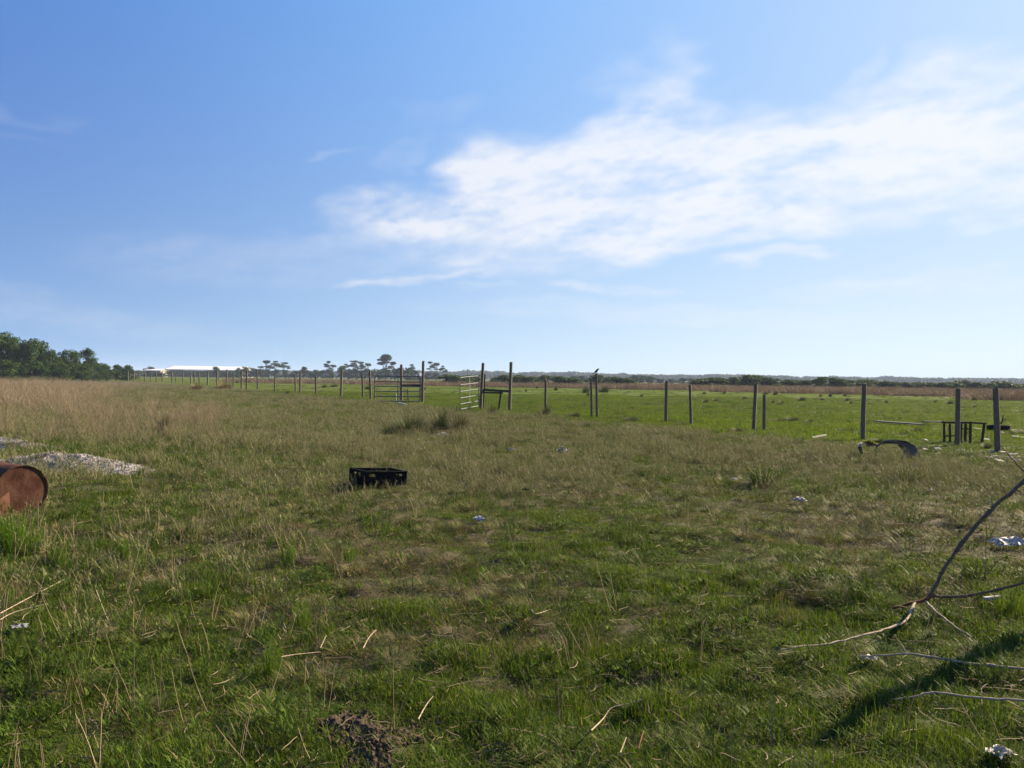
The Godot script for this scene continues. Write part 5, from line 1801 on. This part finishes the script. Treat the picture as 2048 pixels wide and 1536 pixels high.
func buildings() -> void:
	shed("barn", "long low barn with a bright white metal roof on the horizon", 350, 496, 732.5, 740.0, 460.0, M.roof_white, M.wall_red)
	shed("shed", "short open shed with a thin white roof beside the long barn", 297, 329, 737.5, 741.0, 400.0, M.roof_white, M.wall_dark)
	shed("shed", "grey blue roofed shed far behind the closed gate", 814, 846, 746.5, 751.5, 420.0, M.roof_grey, M.wall_dark)
	shed("shed", "tiny pale shed on the horizon near the bird's post", 1131, 1142, 755.5, 757.5, 420.0, M.roof_white, M.wall_dark)
	var p := at(935, 757, 420)
	p.y = 0.0
	var o := thing("utility_pole", "thin utility pole with two crossarms on the horizon between the gates", "utility pole", p)
	var b := MB.new()
	b.tube(PackedVector3Array([Vector3(0, -0.5, 0), Vector3(0, 6.2, 0)]), PackedFloat32Array([0.16, 0.12]), 8, Color.WHITE)
	part("pole", b.mesh(M.trunk), o)
	for y in [5.2, 5.9]:
		b = MB.new()
		b.box(Vector3(0, y, 0.16), Vector3(2.2, 0.14, 0.12), Basis.IDENTITY, Color.WHITE)
		part("crossarm", b.mesh(M.trunk), o)

# ------------------------------------------------------------------ all together
func _ready() -> void:
	rng.seed = 20240
	var t0 := Time.get_ticks_msec()
	cam = Camera3D.new()
	cam.name = "camera"
	add_child(cam)
	cam.position = Vector3(0, EYE, 0)
	cam.rotation = Vector3(deg_to_rad(-0.38), 0, 0.0133)
	cam.fov = rad_to_deg(2.0 * atan(768.0 / F))
	cam.far = 9000.0
	cam.current = true
	var env := Environment.new()
	env.background_mode = Environment.BG_SKY
	var sky := Sky.new()
	var sm_ := PanoramaSkyMaterial.new()
	sm_.panorama = sky_texture()
	sm_.energy_multiplier = 0.355
	sky.sky_material = sm_
	env.sky = sky
	env.tonemap_mode = Environment.TONE_MAPPER_LINEAR
	env.tonemap_exposure = 3.15
	env.sdfgi_enabled = true
	env.ssao_enabled = true
	env.ssil_enabled = true
	env.fog_enabled = true
	env.fog_density = 0.00025
	env.fog_light_color = Color(0.80, 0.88, 1.0)
	var we := WorldEnvironment.new()
	we.name = "environment"
	we.environment = env
	add_child(we)
	var sun := DirectionalLight3D.new()
	sun.name = "sun"
	sun.light_energy = 1.6
	sun.light_color = Color(1.0, 0.915, 0.775)
	sun.light_angular_distance = 0.53
	sun.shadow_enabled = true
	add_child(sun)
	sun.rotation = Vector3(deg_to_rad(-SUN_EL), deg_to_rad(180.0 - SUN_AZ), 0)
	sun.look_at_from_position(Vector3.ZERO, -Vector3(sin(deg_to_rad(SUN_AZ)) * cos(deg_to_rad(SUN_EL)), sin(deg_to_rad(SUN_EL)), -cos(deg_to_rad(SUN_AZ)) * cos(deg_to_rad(SUN_EL))))
	print("sky ", Time.get_ticks_msec() - t0)

	n_big.seed = 2; n_big.frequency = 0.09; n_big.fractal_octaves = 3
	n_mid.seed = 3; n_mid.frequency = 0.5; n_mid.fractal_octaves = 3
	n_fine.seed = 4; n_fine.frequency = 2.2; n_fine.fractal_octaves = 3
	n_dry.seed = 6; n_dry.frequency = 0.16; n_dry.fractal_octaves = 4
	materials()
	M.shell_chip = veg("shell chips", 0.9, 0.0, 0.3)
	M.shell_chip.albedo_color = lin(0.37, 0.345, 0.335)
	M.clod = veg("soil clods", 0.95, 0.0, 0.2)
	M.clod.albedo_color = lin(0.062, 0.045, 0.033)
	var dp := gp(745, 1468)
	mounds.append([dp.x, dp.z, 0.2, 0.14, 0.02])
	bare = [[dp.x, dp.z, 0.25], [gp(735, 1530).x, gp(735, 1530).z, 0.11], [gp(1500, 1385).x, gp(1500, 1385).z, 0.10], [gp(1690, 1160).x, gp(1690, 1160).z, 0.14], [gp(150, 1222).x, gp(150, 1222).z, 0.12], [gp(1310, 1370).x, gp(1310, 1370).z, 0.12]]
	ground()
	print("ground ", Time.get_ticks_msec() - t0)
	buildings()
	woods()
	print("woods ", Time.get_ticks_msec() - t0)
	fence()
	wooden_frame()
	sheeting()
	crate()
	drum()
	var hp := gp(118, 937)
	heap("shell_heap", "pale grey heap of crushed shell behind the rusty drum", hp, 1.3, 0.6, 0.25, 0.6, 51)
	hp = gp(8, 895)
	heap("shell_heap", "low weathered shell heap overgrown with weeds, behind the pale one", hp, 0.9, 0.55, 0.21, 1.1, 52)
	dead_branches()
	litter()
	tussocks()
	clods()
	fields()
	print("done ", Time.get_ticks_msec() - t0)
